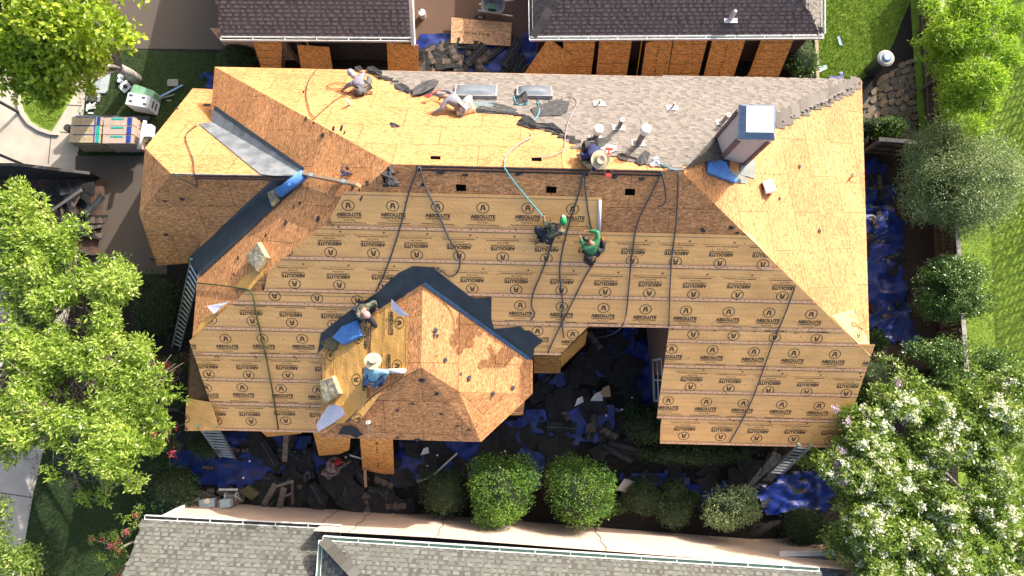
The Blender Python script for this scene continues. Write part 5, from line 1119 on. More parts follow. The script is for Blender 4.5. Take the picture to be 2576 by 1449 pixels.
mb.poly(r2_); mb.build('tray',mk('cement_steel',(.20,.21,.23),(.12,.13,.14),4,.7,.2),wb)
for s_ in (-1,1): mb=MB(); mb.beam(c+M@Vector((-.6,s_*.14,-.12)),c+M@Vector((.85,s_*.36,.1)),.04,.04); mb.build('handle',PVC,wb)
mb=MB(); wc=c+M@Vector((-.5,-.32,-.25)); mb.tube([wc-M@Vector((0,.05,0)),wc+M@Vector((0,.05,0))],.2,20); mb.build('wheel',mk('tyre',(.12,.1,.08),(.08,.07,.06),5,.9),wb); mb=MB(); mb.tube([wc-M@Vector((0,.06,0)),wc+M@Vector((0,.06,0))],.11,16); mb.build('rim',PVC,wb)
mb=MB()
for dx in (.2,.4): mb.beam(c+M@Vector((dx,-.2,-.05)),c+M@Vector((dx+.05,-.25,-.43)),.03,.03); mb.beam(c+M@Vector((dx,.2,-.05)),c+M@Vector((dx+.05,.25,-.43)),.03,.03)
mb.build('leg',GREY,wb)
mb=MB(); mb.box(c+Vector((-.02,-.06,.08)),(.3,.18,.14),-.1); tag(mb.build('green_box',mk('dark_green',(.03,.13,.07),(.02,.1,.05),5,.7)),'dark green box inside the wheelbarrow','box')
# trash bin in the right lawn, flagstones
tb=thing('air_unit','dark cylindrical bin with shiny silver top at the lawn edge','bin',P(2195,175)); c=P(2192,178); mb=MB(); mb.tube([c,c+Vector((0,0,1.1))],[.28,.33],20); mb.build('body',mk('dark_bin',(.05,.06,.07),(.035,.04,.045),4,.5),tb); mb=MB(); mb.tube([c+Vector((0,0,1.1)),c+Vector((0,0,1.16)),c+Vector((0,0,1.2))],[.34,.34,.26],20); mb.build('rim',GREY,tb); mb=MB(); mb.tube([c+Vector((0,0,1.2)),c+Vector((0,0,1.27))],[.2,.12],12); mb.build('lid',GALV,tb)
bed=[(2172,262),(2225,190),(2290,150),(2300,200),(2304,345),(2180,345),(2172,300)]
struct('gravel',bed,mk('white_gravel',(.22,.21,.19),(.05,.045,.04),60,.95,.6,bscale=70),.013)
rn=random.Random(9); c=0; tries=0; placed=[]
while c<90 and tries<4000:
    tries+=1; x=rn.uniform(2172,2304); y=rn.uniform(155,345)
    if not inpoly(x,y,bed): continue
    p=P(x,y,.012)
    if any((p-q).length<.27 for q in placed): continue
    placed.append(p); mb=MB(); a0=.7+rn.uniform(-.5,.5); w_,h_=rn.uniform(.15,.24),rn.uniform(.09,.14); n=7
    q=[p+Matrix.Rotation(a0,3,'Z')@Vector((w_*math.copysign(abs(math.cos(6.283*i/n))**.6,math.cos(6.283*i/n))*rn.uniform(.8,1.1),h_*math.copysign(abs(math.sin(6.283*i/n))**.6,math.sin(6.283*i/n))*rn.uniform(.8,1.1),0)) for i in range(n)]
    mb.prism(q,.06,t=rn.random()); tag(mb.build('flagstone',mk('flagstone',(.20,.16,.115),(.11,.085,.065),5,.9,.4,tint=[(0,(.6,.6,.6)),(1,(1.4,1.3,1.2))])),('%s %s flagstone set in the %s %s of the gravel corner'%('larger' if w_*h_>.022 else 'smaller','long' if w_/h_>1.8 else 'blocky','upper' if y<220 else 'middle' if y<280 else 'lower','left' if x<2225 else 'centre' if x<2260 else 'right')),'flagstone','flagstones in the fence corner'); c+=1
mb=MB(); mb.beam(P(2053,90,.05),P(2056,200,.05),.14,.1); tag(mb.build('edging_timber',mk('pale_timber',(.42,.36,.24),(.3,.25,.17),6,.9,.3)),'pale timber edging beside the green bush','edging')
mb=MB(); mb.poly([P(2058,168,.09),P(2078,163,.1),P(2082,172,.08),P(2062,182,.08)]); tag(mb.build('board_scrap',mk('mint',(.42,.62,.55),(.36,.55,.48),4,.7)),'pale mint board scrap on the lawn','scrap')
mb=MB(); mb.poly([P(2106,92,.09),P(2112,90,.1),P(2120,115,.08),P(2112,112,.08)]); tag(mb.build('board_scrap',GALV),'blue grey sliver lying on the bright lawn','scrap')
# rocks by the neighbour wall, hose reel, boxes, sawhorses, planks, debris
rn=random.Random(4)
for i in range(75):
    x,y=rn.uniform(500,618),0; y=rn.uniform(1228+max(0,(560-x)*.15),1262)
    mb=MB(); r_=rn.uniform(.06,.12); mb.ell(P(x,y,.03),(r_,r_*.8,r_*.6),8,M=Matrix.Rotation(rn.uniform(0,3),3,'Z')); tag(mb.build('river_stone',mk('river_stone',(.20,.18,.16),(.12,.11,.1),7,.8),smooth=True),'rounded pale river stone between tarp and neighbour wall','stone','river stones by the neighbour wall')
t=thing('hose_reel','pale plastic hose reel by the river stones','hose reel',P(588,1240)); c=P(590,1240); mb=MB(); mb.beam(c+Vector((-.4,.2,.5)),c+Vector((.3,.2,.5)),.07,.07); mb.build('handle',PVC,t); 
for dx in (-.2,.2):
    mb=MB(); k=[c+Vector((dx,.17*math.cos(i*.524)-.1,.28+.17*math.sin(i*.524))) for i in range(13)]; mb.tube(k,.03,6); mb.tube([c+Vector((dx,0,.5)),c+Vector((dx*1.5,-.3,0))],.025,6); mb.build('side_frame',PVC,t)
mb=MB(); mb.tube([c+Vector((-.2,-.1,.28)),c+Vector((.2,-.1,.28))],.12,10); mb.build('drum',GREY,t)
cushion(GP,[(606,1235),(630,1218),(662,1238),(640,1256)],.3,'dark olive cushion standing in the lower yard',MATS['olive_pad'],MATS['olive_pad'])
PB=mk('pale_blue_box',(.34,.44,.52),(.28,.37,.44),4,.6)
for x,y,l,hh_ in ((523,1272,'pale blue box with a cream tub on top by the downpipe',1),(569,1272,'smaller pale blue box by the neighbour wall',0)):
    t=thing('tool_box',l,'box',P(x,y,.8)); mb=MB(); mb.box(P(x,y,.9)+Vector((0,.1,0)),(.55 if hh_ else .4,.3,.24),.1); mb.build('body',PB,t)
    mb=MB(); mb.box(P(x,y,.7)+Vector((0,.1,-.2)),(.5,.3,.9),.1); mb.build('stand',OLDW,t)
    if hh_: mb=MB(); mb.cyl(P(x,y-5,1.03)+Vector((0,.1,0)),.1,.12,14); mb.build('tub',mk('cream',(.6,.6,.5),(.5,.5,.42),4,.6),t)
def sawhorse(pts,label):
    t=thing('sawhorse',label,'sawhorse',P(*pts[0])); 
    for (a,b,za,zb,w_) in pts[1:]: mb=MB(); mb.beam(P(*a,za),P(*b,zb),w_,w_*.45); mb.build('leg' if w_<.13 else 'plank',OLDW,t)
sawhorse([(700,1270),((714,1228),(700,1290),1.0,.15,.2),((692,1220),(660,1275),1.0,.15,.2),((690,1225),(738,1210),1.0,1.0,.1),((712,1250),(735,1240),.6,.6,.08),((735,1212),(736,1268),1.0,.1,.09)],'old grey sawhorse frame by the neighbour wall')
sawhorse([(720,1160),((721,1085),(716,1160),1.5,.8,.18),((722,1095),(742,1090),1.2,1.2,.08)],'grey plank stand below the lower left eave')
for a,b,za,zb,w_,m,l in (((716,95),(712,172),2.5,.1,.16,OLDW,'grey timber post leaned in the carport'),((1262,1058),(1420,1200),0,0,.0,None,'')):
    if m: mb=MB(); mb.beam(P(*a,za),P(*b,zb),w_,.12); tag(mb.build('timber_post',m),l,'post')
mb=MB(); mb.tube([P(1150,1140,.5),P(1085,1200,.4),P(1050,1212,.3)],.035,8); tag(mb.build('bent_pipe',PVC),'upper pale pipe lying across the tarp debris','pipe'); mb=MB(); mb.tube([P(1048,1210,.3),P(1105,1197,.4),P(1118,1202,.4),P(1120,1212,.35)],.035,8); tag(mb.build('bent_pipe',PVC),'lower pale bent pipe lying across the tarp debris','pipe')
mb=MB(); mb.beam(P(918,1180,.5),P(920,1225,.2),.1,.05); tag(mb.build('batten',WOOD),'reddish batten standing below the large plywood sheet','batten')
mb=MB(); mb.beam(P(880,1145,.5),P(930,1160,.5),.05,.04); tag(mb.build('batten',PVC),'pale stick beside the broken plywood','batten')
mb=MB(); mb.poly([P(1552,1232,.5),P(1570,1205,.6),P(1596,1213,.5),P(1575,1240,.4)]); mb.poly([P(1570,1205,.6),P(1576,1203,.2),P(1598,1212,.2),P(1596,1213,.5)]); tag(mb.build('open_carton',mk('card_white',(.5,.46,.42),(.42,.38,.35),4,.8)),'white open carton between the round shrub and the tarp','box')
for x,y,s_,l,m in ((1455,1010,.4,'pale scrap in the courtyard near the bush',WHT),(1500,1000,.5,'bent pale flashing piece in the courtyard',PVC),(1520,985,.5,'brown board leaning by the courtyard wall',WOOD),(1378,1195,.2,'small white scrap by the courtyard tarp',WHT),(1068,1135,.35,'white torn card below the gable',WHT),(1085,1220,.3,'pale card beside the dark shrub',PVC),(1775,1112,.25,'orange peel like wood scrap under the right wing',WOOD),(1480,1080,.6,'weathered shingle stack in the courtyard',DBR)):
    mb=MB(); c=P(x,y,.25); rr_=random.Random(x); mb.poly([c+Vector((s_*rr_.uniform(-.6,-.2),s_*rr_.uniform(-.5,-.2),0)),c+Vector((s_*.5,s_*rr_.uniform(-.4,0),.05)),c+Vector((s_*.4,s_*.5,0)),c+Vector((-s_*.1,s_*.3,.08))]); tag(mb.build('debris_scrap',m),l,'scrap')
for x,y in ((1270,1135),(1283,1186),(742,1138),(810,1135),(1100,1145),(870,1150),(1565,1030),(1525,1045),(1590,1000),(1075,1172),(612,1202),(628,1160)):
    mb=MB(); mb.ell(P(x,y,.3),(.045,.045,.02),8); tag(mb.build('plastic_disc',PVC),'tiny pale disc lying on the dark debris','plastic cap','pale plastic caps on the dark debris')
# round tube rolls in the courtyard
for i,(a,b) in enumerate((((1515,1120),(1590,1160)),((1530,1112),(1612,1132)))):
    mb=MB(); mb.tube([P(*a,.15),P(*b,.15)],.13,12); tag(mb.build('felt_roll',BLK,smooth=True),'%s black felt roll lying in the courtyard'%('lower' if i==0 else 'upper'),'roll')
# satellite dish
t=thing('satellite_dish','grey satellite dish under the right wing corner beside the crape myrtle','satellite dish',P(2125,1125,2.6)); c=P(2128,1124,2.7); mb=MB(); M=Vector((.15,-.55,.8)).to_track_quat('Z','Y').to_matrix(); n=20
rg=[[c+M@Vector((r_*math.cos(6.283*i/n),r_*math.sin(6.283*i/n),r_*r_*.6)) for i in range(n)] for r_ in (.12,.25,.36)]
for i in range(n): j=(i+1)%n; mb.poly([rg[0][i],rg[0][j],c]); mb.poly([rg[1][i],rg[1][j],rg[0][j],rg[0][i]]); mb.poly([rg[2][i],rg[2][j],rg[1][j],rg[1][i]])
mb.build('dish',GREY,t); mb=MB(); mb.beam(c,c+Vector((-.3,.3,.3)),.04,.04); mb.build('arm',GREY,t)
# yellow cords along the leaned boards
mb=MB(); mb.tube([P(1616,92,2.3),P(1602,188,.3)],.022,6); tag(mb.build('cord',mk('yellow',(.75,.45,.03),(.6,.36,.02),5,.6)),'yellow cord hanging in the gap between plywood sheets','cord'); mb=MB(); mb.tube([P(1933,92,2.45),P(1876,200,.5)],.02,6); tag(mb.build('cord',MATS['yellow']),'yellow cord crossing the rightmost plywood sheet','cord')
mb=MB(); mb.tube([P(762,94,2.3),P(778,116,1.8)],.03,6); tag(mb.build('cord',MATS['yellow']),'yellow cord at the top of the carport opening','cord')
# ------------------------------------------------------------ people
def skin_mesh(verts,edges,radii,root=0,sub=1):
    me=bpy.data.meshes.new('s'); me.from_pydata([tuple(v) for v in verts],edges,[]); o=bpy.data.objects.new('s',me); COL.objects.link(o)
    o.modifiers.new('k','SKIN'); m=o.modifiers.new('u','SUBSURF'); m.levels=sub; m.render_levels=sub
    for i,r in enumerate(radii): me.skin_vertices[0].data[i].radius=(r,r) if not isinstance(r,tuple) else r; me.skin_vertices[0].data[i].use_root=(i==root)
    bpy.context.view_layer.update(); ev=o.evaluated_get(bpy.context.evaluated_depsgraph_get()); nm=bpy.data.meshes.new_from_object(ev)
    vs=[v.co.copy() for v in nm.vertices]; fs=[tuple(p.vertices) for p in nm.polygons]; bpy.data.objects.remove(o); bpy.data.meshes.remove(nm); bpy.data.meshes.remove(me); return vs,fs
def addm(mb,vf,m=0):
    vs,fs=vf; k=len(mb.v); mb.v+=[tuple(v) for v in vs]
    for f in fs: mb.f.append(tuple(k+i for i in f)); mb.m.append(m); mb.t.append(.5); mb.uv+=[(0,0)]*len(f)
SKIN=mk('skin',(.36,.19,.12),(.30,.15,.09),6,.6); HAIR=mk('hair_black',(.012,.01,.009),(.006,.005,.005),30,.6)
def seglim(a,b,L,lo=.75,hi=1.08):
    d=b-a; l=d.length
    if l<1e-6: return a+Vector((0,0,L))
    return a+d*(min(max(l,L*lo),L*hi)/l)
def person(label,pl,tr,J,shirt,pants,shoe,hat=None,sleeve=1.0,glove=None):
    g={k:pl.hit((tr[0]+v[0]/tr[2])*.63889,(tr[1]+v[1]/tr[2])*.63889,v[2]) for k,v in J.items()}
    pel=g['pelvis']; nk=seglim(pel,g['neck'],.56); hd=seglim(nk,g['head'],.23,.9,1.1); side=(g['shR']-g['shL']); up=(nk-pel).normalized(); side=(side-up*side.dot(up)).normalized()
    ch=pel.lerp(nk,.72); fwd=up.cross(side)
    shL=nk-side*.215-up*.05; shR=nk+side*.215-up*.05
    elL=seglim(shL,g['elL'],.33); haL=seglim(elL,g['haL'],.30); elR=seglim(shR,g['elR'],.33); haR=seglim(elR,g['haR'],.30)
    hL=pel-side*.09; hR=pel+side*.09; knL=seglim(hL,g['knL'],.47); anL=seglim(knL,g['anL'],.45); knR=seglim(hR,g['knR'],.47); anR=seglim(knR,g['anR'],.45)
    t=thing('person',label,'person',Vector((pel.x,pel.y,pl.z(pel.x,pel.y))))
    V=[pel,pel.lerp(nk,.4),ch,nk,nk.lerp(hd,.45),hd,hd+(hd-nk).normalized()*.08]; Rr=[.15,.14,.16,.08,.06,.095,.07]; E=[(0,1),(1,2),(2,3),(3,4),(4,5),(5,6)]
    def chain(root,pts,rs):
        p=root
        for q,r in zip(pts,rs): V.append(q); Rr.append(r); E.append((p,len(V)-1)); p=len(V)-1
        return p
    for s_,sh,el,ha in ((-1,shL,elL,haL),(1,shR,elR,haR)):
        d=(ha-el).normalized(); palm=ha+d*.06; k=chain(2,[sh,el,ha,palm],[.055,.042,.028,.034]); sd=d.cross(up); sd=sd.normalized() if sd.length>.1 else side
        nn=d.cross(sd).normalized()
        for j,off in enumerate((-.03,-.01,.01,.03)):
            L=(.055,.07,.065,.05)[j]; a=palm+sd*off+d*.03; chain(k,[a,a+d*L*.6-nn*.012,a+d*L-nn*.04],[.0095,.009,.008])
        chain(k,[palm+sd*s_*-.045-d*.02,palm+sd*s_*-.06+d*.02-nn*.015],[.011,.009])
    for h_,kn,an in ((hL,knL,anL),(hR,knR,anR)): chain(0,[h_,kn,an],[.09,.065,.045])
    mb=MB(); addm(mb,skin_mesh(V,E,Rr)); q=(hd-nk).normalized(); face=(fwd-q*fwd.dot(q)).normalized(); eye=hd+q*.02
    Mh=Matrix((side,face,q)).transposed(); mb.ell(hd+q*.01,(.088,.105,.125),14,M=Mh)
    mb.ell(hd+face*.1-q*.01,(.014,.02,.028),6,M=Mh); mb.ell(hd+side*.08-q*.005,(.012,.02,.03),6,M=Mh); mb.ell(hd-side*.08-q*.005,(.012,.02,.03),6,M=Mh)
    for s_ in (-1,1): mb.ell(hd+face*.088+side*.032*s_+q*.02,(.011,.006,.007),6,m=1,M=Mh)
    mb.ell(hd+face*.086-q*.05,(.025,.006,.006),6,m=2,M=Mh); mb.build('body',[SKIN,HAIR,mk('lips',(.3,.1,.08),(.25,.08,.06),5,.6)],t,smooth=True)
    # hair
    mb=MB(); mb.ell(hd+q*.03-face*.018,(.097,.108,.118),14,M=Mh); mb.build('hair',HAIR,t,smooth=True)
    # shirt
    V2=[pel+up*.02,pel.lerp(nk,.4),ch,nk-up*.03]; R2_=[.19,.185,.21,.11]; E2_=[(0,1),(1,2),(2,3)]
    for sh,el,ha in ((shL,elL,haL),(shR,elR,haR)):
        k=len(V2); V2+=[sh,el]; R2_+=[.10,.075]; E2_+=[(2,k),(k,k+1)]
        if sleeve>=1: V2.append(ha); R2_.append(.055); E2_.append((k+1,k+2))
    mb=MB(); addm(mb,skin_mesh(V2,E2_,R2_)); mb.build('shirt',shirt,t,smooth=True)
    V3=[pel,hL,knL,anL,hR,knR,anR]; mb=MB(); addm(mb,skin_mesh(V3,[(0,1),(1,2),(2,3),(0,4),(4,5),(5,6)],[.185,.145,.105,.075,.145,.105,.075])); mb.build('trousers',pants,t,smooth=True)
    # belt
    mb=MB(); Mb=Matrix((side,fwd,up)).transposed(); mb.tube([pel+up*.04+(side*math.cos(i*.524)*.20+fwd*math.sin(i*.524)*.20) for i in range(13)],.022,6); mb.build('tool_belt',mk('belt',(.30,.22,.13),(.15,.1,.06),20,.8),t)
    for an,kn in ((anL,knL),(anR,knR)):
        d=(an-kn).normalized(); f=(side.cross(d)); f=f.normalized() if f.length>.1 else fwd
        if f.z>.3: f=-f
        mb=MB(); Ms=Matrix((side,f,-d)).transposed(); mb.ell(an+f*.07+d*.02,(.05,.135,.05),10,M=Ms); mb.build('shoe',shoe,t,smooth=True)
    if hat:
        k,m1,m2=hat; mb=MB()
        if k=='straw':
            n=28; q0=q; q=(q+Vector((0,0,1.3))).normalized(); face=(face-q*face.dot(q)).normalized(); side=face.cross(q); c=hd+q0*.05+q*.05
            rg=[]
            for r_,z_ in ((.11,.14),(.12,.02),(.19,-.005),(.26,.0)): rg.append([c+side*(r_*math.cos(6.283*i/n))+face*(r_*1.02*math.sin(6.283*i/n))+q*(z_+ (.02*math.cos(2*6.283*i/n) if r_>.25 else 0)) for i in range(n)])
            for a,b in zip(rg,rg[1:]):
                for i in range(n): mb.poly([b[i],b[(i+1)%n],a[(i+1)%n],a[i]])
            for i in range(n): mb.poly([rg[0][i],rg[0][(i+1)%n],c+q*.10])
            mb.build('straw_hat',m1,t); mb=MB(); mb.tube([c+side*(.122*math.cos(6.283*i/n))+face*(.124*math.sin(6.283*i/n))+q*.03 for i in range(n+1)],.009,5); mb.build('hat_band',m2,t)
        else:
            mb.ell(hd+q*.04-face*.018,(.118,.13,.125),16,M=Mh)
            if k=='hood': mb.ell(hd-q*.1-face*.06,(.12,.10,.10),12,M=Mh)
            o=mb.build('cap' if k=='cap' else 'hood',m1,t,smooth=True)
            if k=='cap': mb=MB(); mb.ell(hd+q*.05+face*.13,(.075,.08,.012),12,M=Mh); mb.build('brim',m2,t,smooth=True)
    return t
A_t=(1330,240,4.519); GRY=mk('grey_shirt',(.20,.20,.26),(.14,.145,.19),9,.8,.3); HOOD=mk('pale_hood',(.36,.37,.42),(.28,.29,.33),9,.8); CHAR=mk('charcoal_trousers',(.12,.12,.12),(.07,.07,.075),9,.85,.3); DKP=mk('dark_trousers',(.03,.03,.04),(.018,.018,.025),9,.85,.3); SHOE=mk('dark_shoe',(.04,.035,.03),(.02,.02,.02),5,.6); TAN=mk('tan_boot',(.24,.15,.08),(.18,.11,.06),5,.7)
CAMO=mk('camo',(.20,.21,.14),(.05,.055,.04),9,.85,.2,lo=.45,hi=.55,detail=2); NAVY=mk('navy_shirt',(.018,.03,.12),(.012,.02,.08),8,.8,.3); GRN=mk('green_shirt',(.05,.26,.12),(.035,.19,.085),7,.75,.3); LBL=mk('light_blue_shirt',(.26,.48,.60),(.20,.39,.5),7,.8,.3); JEAN=mk('jeans',(.08,.16,.30),(.05,.1,.2),9,.85,.3); STRAW=mk('straw',(.66,.52,.35),(.5,.38,.24),40,.8,.3); BAND=mk('hat_band',(.10,.06,.04),(.07,.04,.03),6,.7)
KHK=mk('pale_trousers',(.42,.42,.45),(.2,.2,.2),12,.85,.3,lo=.45,hi=.55)
person('hooded worker in grey shirt sitting on a foam cushion near the north eave',PN,A_t,dict(pelvis=(470,500,.22),neck=(320,320,.62),head=(240,230,.78),shL=(270,360,.5),shR=(390,280,.6),elL=(190,430,.35),haL=(105,500,.1),elR=(500,190,.5),haR=(350,130,.35),knL=(400,540,.25),anL=(300,520,.1),knR=(540,400,.35),anR=(525,250,.12)),GRY,CHAR,SHOE,('hood',HOOD,HOOD))
person('worker in striped grey shirt leaning forward with a red pry tool',PN,A_t,dict(pelvis=(2230,840,.28),neck=(1985,640,.6),head=(1870,620,.72),shL=(1930,730,.5),shR=(1990,560,.6),elL=(1850,850,.3),haL=(1710,925,.08),elR=(1890,470,.5),haR=(1750,500,.4),knL=(2290,740,.3),anL=(2400,700,.12),knR=(2280,670,.3),anR=(2450,590,.12)),mk('striped_grey',(.24,.245,.29),(.15,.155,.19),30,.8,.2,stretch=(.3,3,1)),KHK,SHOE,('cap',mk('grey_cap_cloth',(.27,.27,.29),(.2,.2,.22),12,.8),MATS['grey_cap_cloth']))
person('worker in navy shirt and straw hat bending over the ridge',PN,(2250,420,4.831),dict(pelvis=(360,780,.55),neck=(580,1030,.75),head=(630,1150,.75),shL=(440,1040,.6),shR=(690,960,.6),elL=(210,960,.45),haL=(180,800,.4),elR=(470,1150,.4),haR=(390,1215,.15),knL=(240,1050,.12),anL=(320,900,.05),knR=(420,1130,.12),anR=(480,960,.05)),NAVY,DKP,SHOE,('straw',STRAW,BAND))
C_t=(2080,820,6.038)
person('worker in green cap and camouflage shirt holding a teal rope',PS,C_t,dict(pelvis=(440,660,.3),neck=(740,440,.62),head=(835,300,.78),shL=(560,430,.55),shR=(850,520,.55),elL=(420,420,.55),haL=(380,260,.5),elR=(720,470,.4),haR=(580,350,.45),knL=(310,560,.35),anL=(215,600,.08),knR=(480,700,.2),anR=(330,760,.08)),CAMO,mk('blue_black_trousers',(.035,.045,.08),(.02,.025,.045),9,.85),TAN,('cap',mk('cap_green',(.01,.28,.10),(.008,.2,.07),5,.7),MATS['white_trim']))
person('bareheaded black haired worker in green shirt hammering on the sheets',PS,C_t,dict(pelvis=(1500,1060,.35),neck=(1490,830,.68),head=(1385,730,.78),shL=(1370,930,.6),shR=(1660,700,.6),elL=(1320,890,.5),haL=(1260,750,.4),elR=(1660,560,.5),haR=(1450,545,.35),knL=(1400,1170,.2),anL=(1430,1260,.08),knR=(1620,1020,.25),anR=(1770,840,.1)),GRN,DKP,mk('orange_boot',(.5,.18,.05),(.3,.1,.03),9,.7))
D_t=(1360,1160,3.814)
person('worker in pink and grey cap crouching on the dark valley membrane',PGW,D_t,dict(pelvis=(225,215,.35),neck=(280,250,.65),head=(305,290,.78),shL=(215,290,.6),shR=(350,200,.6),elL=(260,350,.4),haL=(315,420,.12),elR=(415,120,.5),haR=(460,200,.25),knL=(330,370,.25),anL=(300,320,.08),knR=(390,390,.25),anR=(450,460,.08)),CAMO,DKP,mk('grey_shoe',(.3,.32,.35),(.1,.1,.12),9,.6),('cap',mk('cap_pink',(.62,.30,.30),(.5,.22,.2),5,.8),MATS['cap_pink']))
person('worker in light blue hooded shirt and wide straw hat kneeling on gold sheets',PGW,D_t,dict(pelvis=(420,1290,.3),neck=(425,1110,.62),head=(420,1020,.8),shL=(320,1130,.6),shR=(530,1120,.6),elL=(310,1210,.4),haL=(350,1280,.2),elR=(645,1160,.45),haR=(560,1260,.3),knL=(330,1240,.2),anL=(300,1330,.06),knR=(600,1190,.3),anR=(540,1350,.06)),LBL,JEAN,mk('maroon_boot',(.12,.01,.02),(.08,.008,.015),5,.6),('straw',STRAW,BAND))
person('worker in pinkish camouflage crouching in the shade by the broken plywood',GP,(1100,1700,3.22),dict(pelvis=(620,520,.5),neck=(690,400,1.0),head=(750,380,1.1),shL=(640,380,.9),shR=(730,450,.9),elL=(700,330,.7),haL=(790,380,.5),elR=(780,450,.6),haR=(860,400,.4),knL=(650,480,.4),anL=(600,580,.05),knR=(700,520,.4),anR=(620,600,.05)),mk('pink_camo',(.30,.22,.22),(.08,.06,.06),9,.85,lo=.45,hi=.55,detail=2),MATS['pink_camo'],SHOE,('cap',mk('cap_red',(.35,.02,.02),(.25,.01,.01),5,.8),MATS['cap_red']))
# ------------------------------------------------------------ vegetation
def leaves(name,blobs,n,size,mat,seed,parent,k=6,wr_=.42,spread=1.4,up=.5,bias=.32,gap=.0,kind=None,outb=0.55,tl=(0,1)):
    rn=np.random.RandomState(seed); nc=n//k; B=np.array([[*b[0],*(b[1] if isinstance(b[1],(tuple,list)) else (b[1],b[1],b[1]*.75))] for b in blobs]); wt=B[:,3]*B[:,4]*B[:,5]; wt=wt**.8; wt/=wt.sum()
    ng=int(nc*(1+gap)); i=rn.choice(len(B),ng,p=wt); d=rn.normal(size=(ng,3)); d/=np.linalg.norm(d,axis=1)[:,None]; d[:,2]=np.where(rn.uniform(size=ng)<outb,np.abs(d[:,2]),d[:,2]); r=rn.uniform(size=ng)**bias
    nzr=rn.uniform(.8,1.15,ng); c=B[i,:3]+d*B[i,3:]*(r*nzr)[:,None]
    f=1.3/size*.12; nz=np.sin(c[:,0]*2.1*f+seed)+np.sin(c[:,1]*2.7*f+1.3*seed)+np.sin(c[:,2]*3.1*f+2)+.7*np.sin(c[:,0]*5.3*f+c[:,1]*4.1*f)
    order=np.argsort(-(nz+rn.normal(size=ng)*.8)); sel=order[:nc] if gap>0 else np.arange(nc); c=c[sel]; d=d[sel]; nz=nz[sel]
    C=np.repeat(c,k,0); Dd=np.repeat(d,k,0); m=len(C); ax=rn.normal(size=(m,3)); ax+=Dd*.5; ax[:,2]+=.1; ax/=np.linalg.norm(ax,axis=1)[:,None]
    nrm=rn.normal(size=(m,3))*.7; nrm[:,2]+=up*2; nrm+=Dd*.6; w_=np.cross(ax,nrm); w_/=np.linalg.norm(w_,axis=1)[:,None]+1e-9
    L=size*rn.uniform(.6,1.25,m)[:,None]; W=L*wr_; b=C+ax*(L*.15*spread)+rn.normal(size=(m,3))*size*.35*spread
    v=np.stack([b,b+ax*L*.5+w_*W*.5,b+ax*L,b+ax*L*.5-w_*W*.5],1).reshape(-1,3)
    t=np.clip(.5+.13*np.repeat(nz,k)/1.6+rn.normal(size=m)*.2,0,1); t=tl[0]+(tl[1]-tl[0])*t
    o=tris(name,v,4,t,mat,parent)
    if kind: o['kind']=kind
    return o,c
def fill(poly,z0,z1,r0,r1,n,seed,dome=None):
    rn=random.Random(seed); xs=[p[0] for p in poly]; ys=[p[1] for p in poly]; o=[]
    while len(o)<n:
        x=rn.uniform(min(xs),max(xs)); y=rn.uniform(min(ys),max(ys))
        if inpoly(x,y,poly): r=rn.uniform(r0,r1); o.append((tuple(P(x,y,rn.uniform(z0,z1))),(r,r,r*.7)))
    return o
def limbs(parent,base,tips,r0=.12,seed=0,twigs=0,mat=None,fork=None):
    rn=random.Random(seed); fork=Vector(fork) if fork else Vector(base)+Vector((0,0,1.2)); mb=MB(); mb.tube([base,Vector(base).lerp(fork,.5)+Vector((.04,.03,0)),fork],[r0*1.25,r0,r0*.85],10); mb.build('trunk',mat or BARK,parent,smooth=True)
    mb=MB()
    for tp in tips:
        tp=Vector(tp); m1=fork.lerp(tp,.4)+Vector((rn.uniform(-.2,.2),rn.uniform(-.2,.2),.25)); mb.tube([fork,m1,tp],[r0*.6,r0*.35,r0*.12],7)
        for _ in range(twigs):
            s_=m1.lerp(tp,rn.uniform(.2,1)); d=Vector((rn.gauss(0,1),rn.gauss(0,1),rn.uniform(-.1,.9))).normalized()*rn.uniform(.4,1.0); mb.tube([s_,s_+d*.5+Vector((0,0,.05)),s_+d],[.018,.012,.006],4)
    mb.build('branches',mat or BARK,parent,smooth=True)
def tree(name,label,cat,base,blobs,n,size,mat,seed,r0=.12,twigs=0,bark=None,fork=None,group=None,blossom=None,ntips=12,**k):
    t=thing(name,label,cat,base,group); rn=random.Random(seed); tips=[rn.choice(blobs)[0] for _ in range(ntips)]
    limbs(t,base,tips,r0,seed,twigs,bark,fork); o,c=leaves('crown',blobs,n,size,mat,seed,t,**k)
    if blossom:
        bm_,cnt,sz,br,zt_=blossom; c=c[np.argsort(-(c[:,2]+np.random.RandomState(seed).normal(size=len(c))*zt_))][:cnt*3][::3]; bl=[(tuple(p+np.array([0,0,.1])),(br,br*.8,br)) for p in c]
        leaves('blossoms',bl,cnt*26,sz,bm_,seed+1,t,k=2,wr_=.9,up=.2,bias=.5,kind='stuff')
    return t
LM=leafm('maple_leaf',(.09,.18,.012),(.32,.44,.03),(.60,.64,.08),.45,.4); LB=leafm('broad_leaf',(.08,.16,.02),(.27,.40,.05),(.58,.64,.20),.3,.4); LC=leafm('cypress_leaf',(.10,.22,.015),(.27,.42,.03),(.48,.60,.08),.5,.45)
LO=leafm('olive_leaf',(.06,.10,.03),(.20,.28,.10),(.40,.46,.26),.5,.25); LD=leafm('dark_leaf',(.03,.07,.012),(.08,.16,.03),(.17,.27,.07),.35,.25); LT=leafm('topiary_leaf',(.02,.07,.01),(.09,.20,.02),(.26,.38,.05),.6,.3); LS=leafm('crape_leaf',(.05,.11,.015),(.19,.29,.045),(.50,.56,.18),.35,.35); LSH=leafm('shade_leaf',(.015,.035,.01),(.035,.075,.018),(.07,.12,.03),.5,.2)
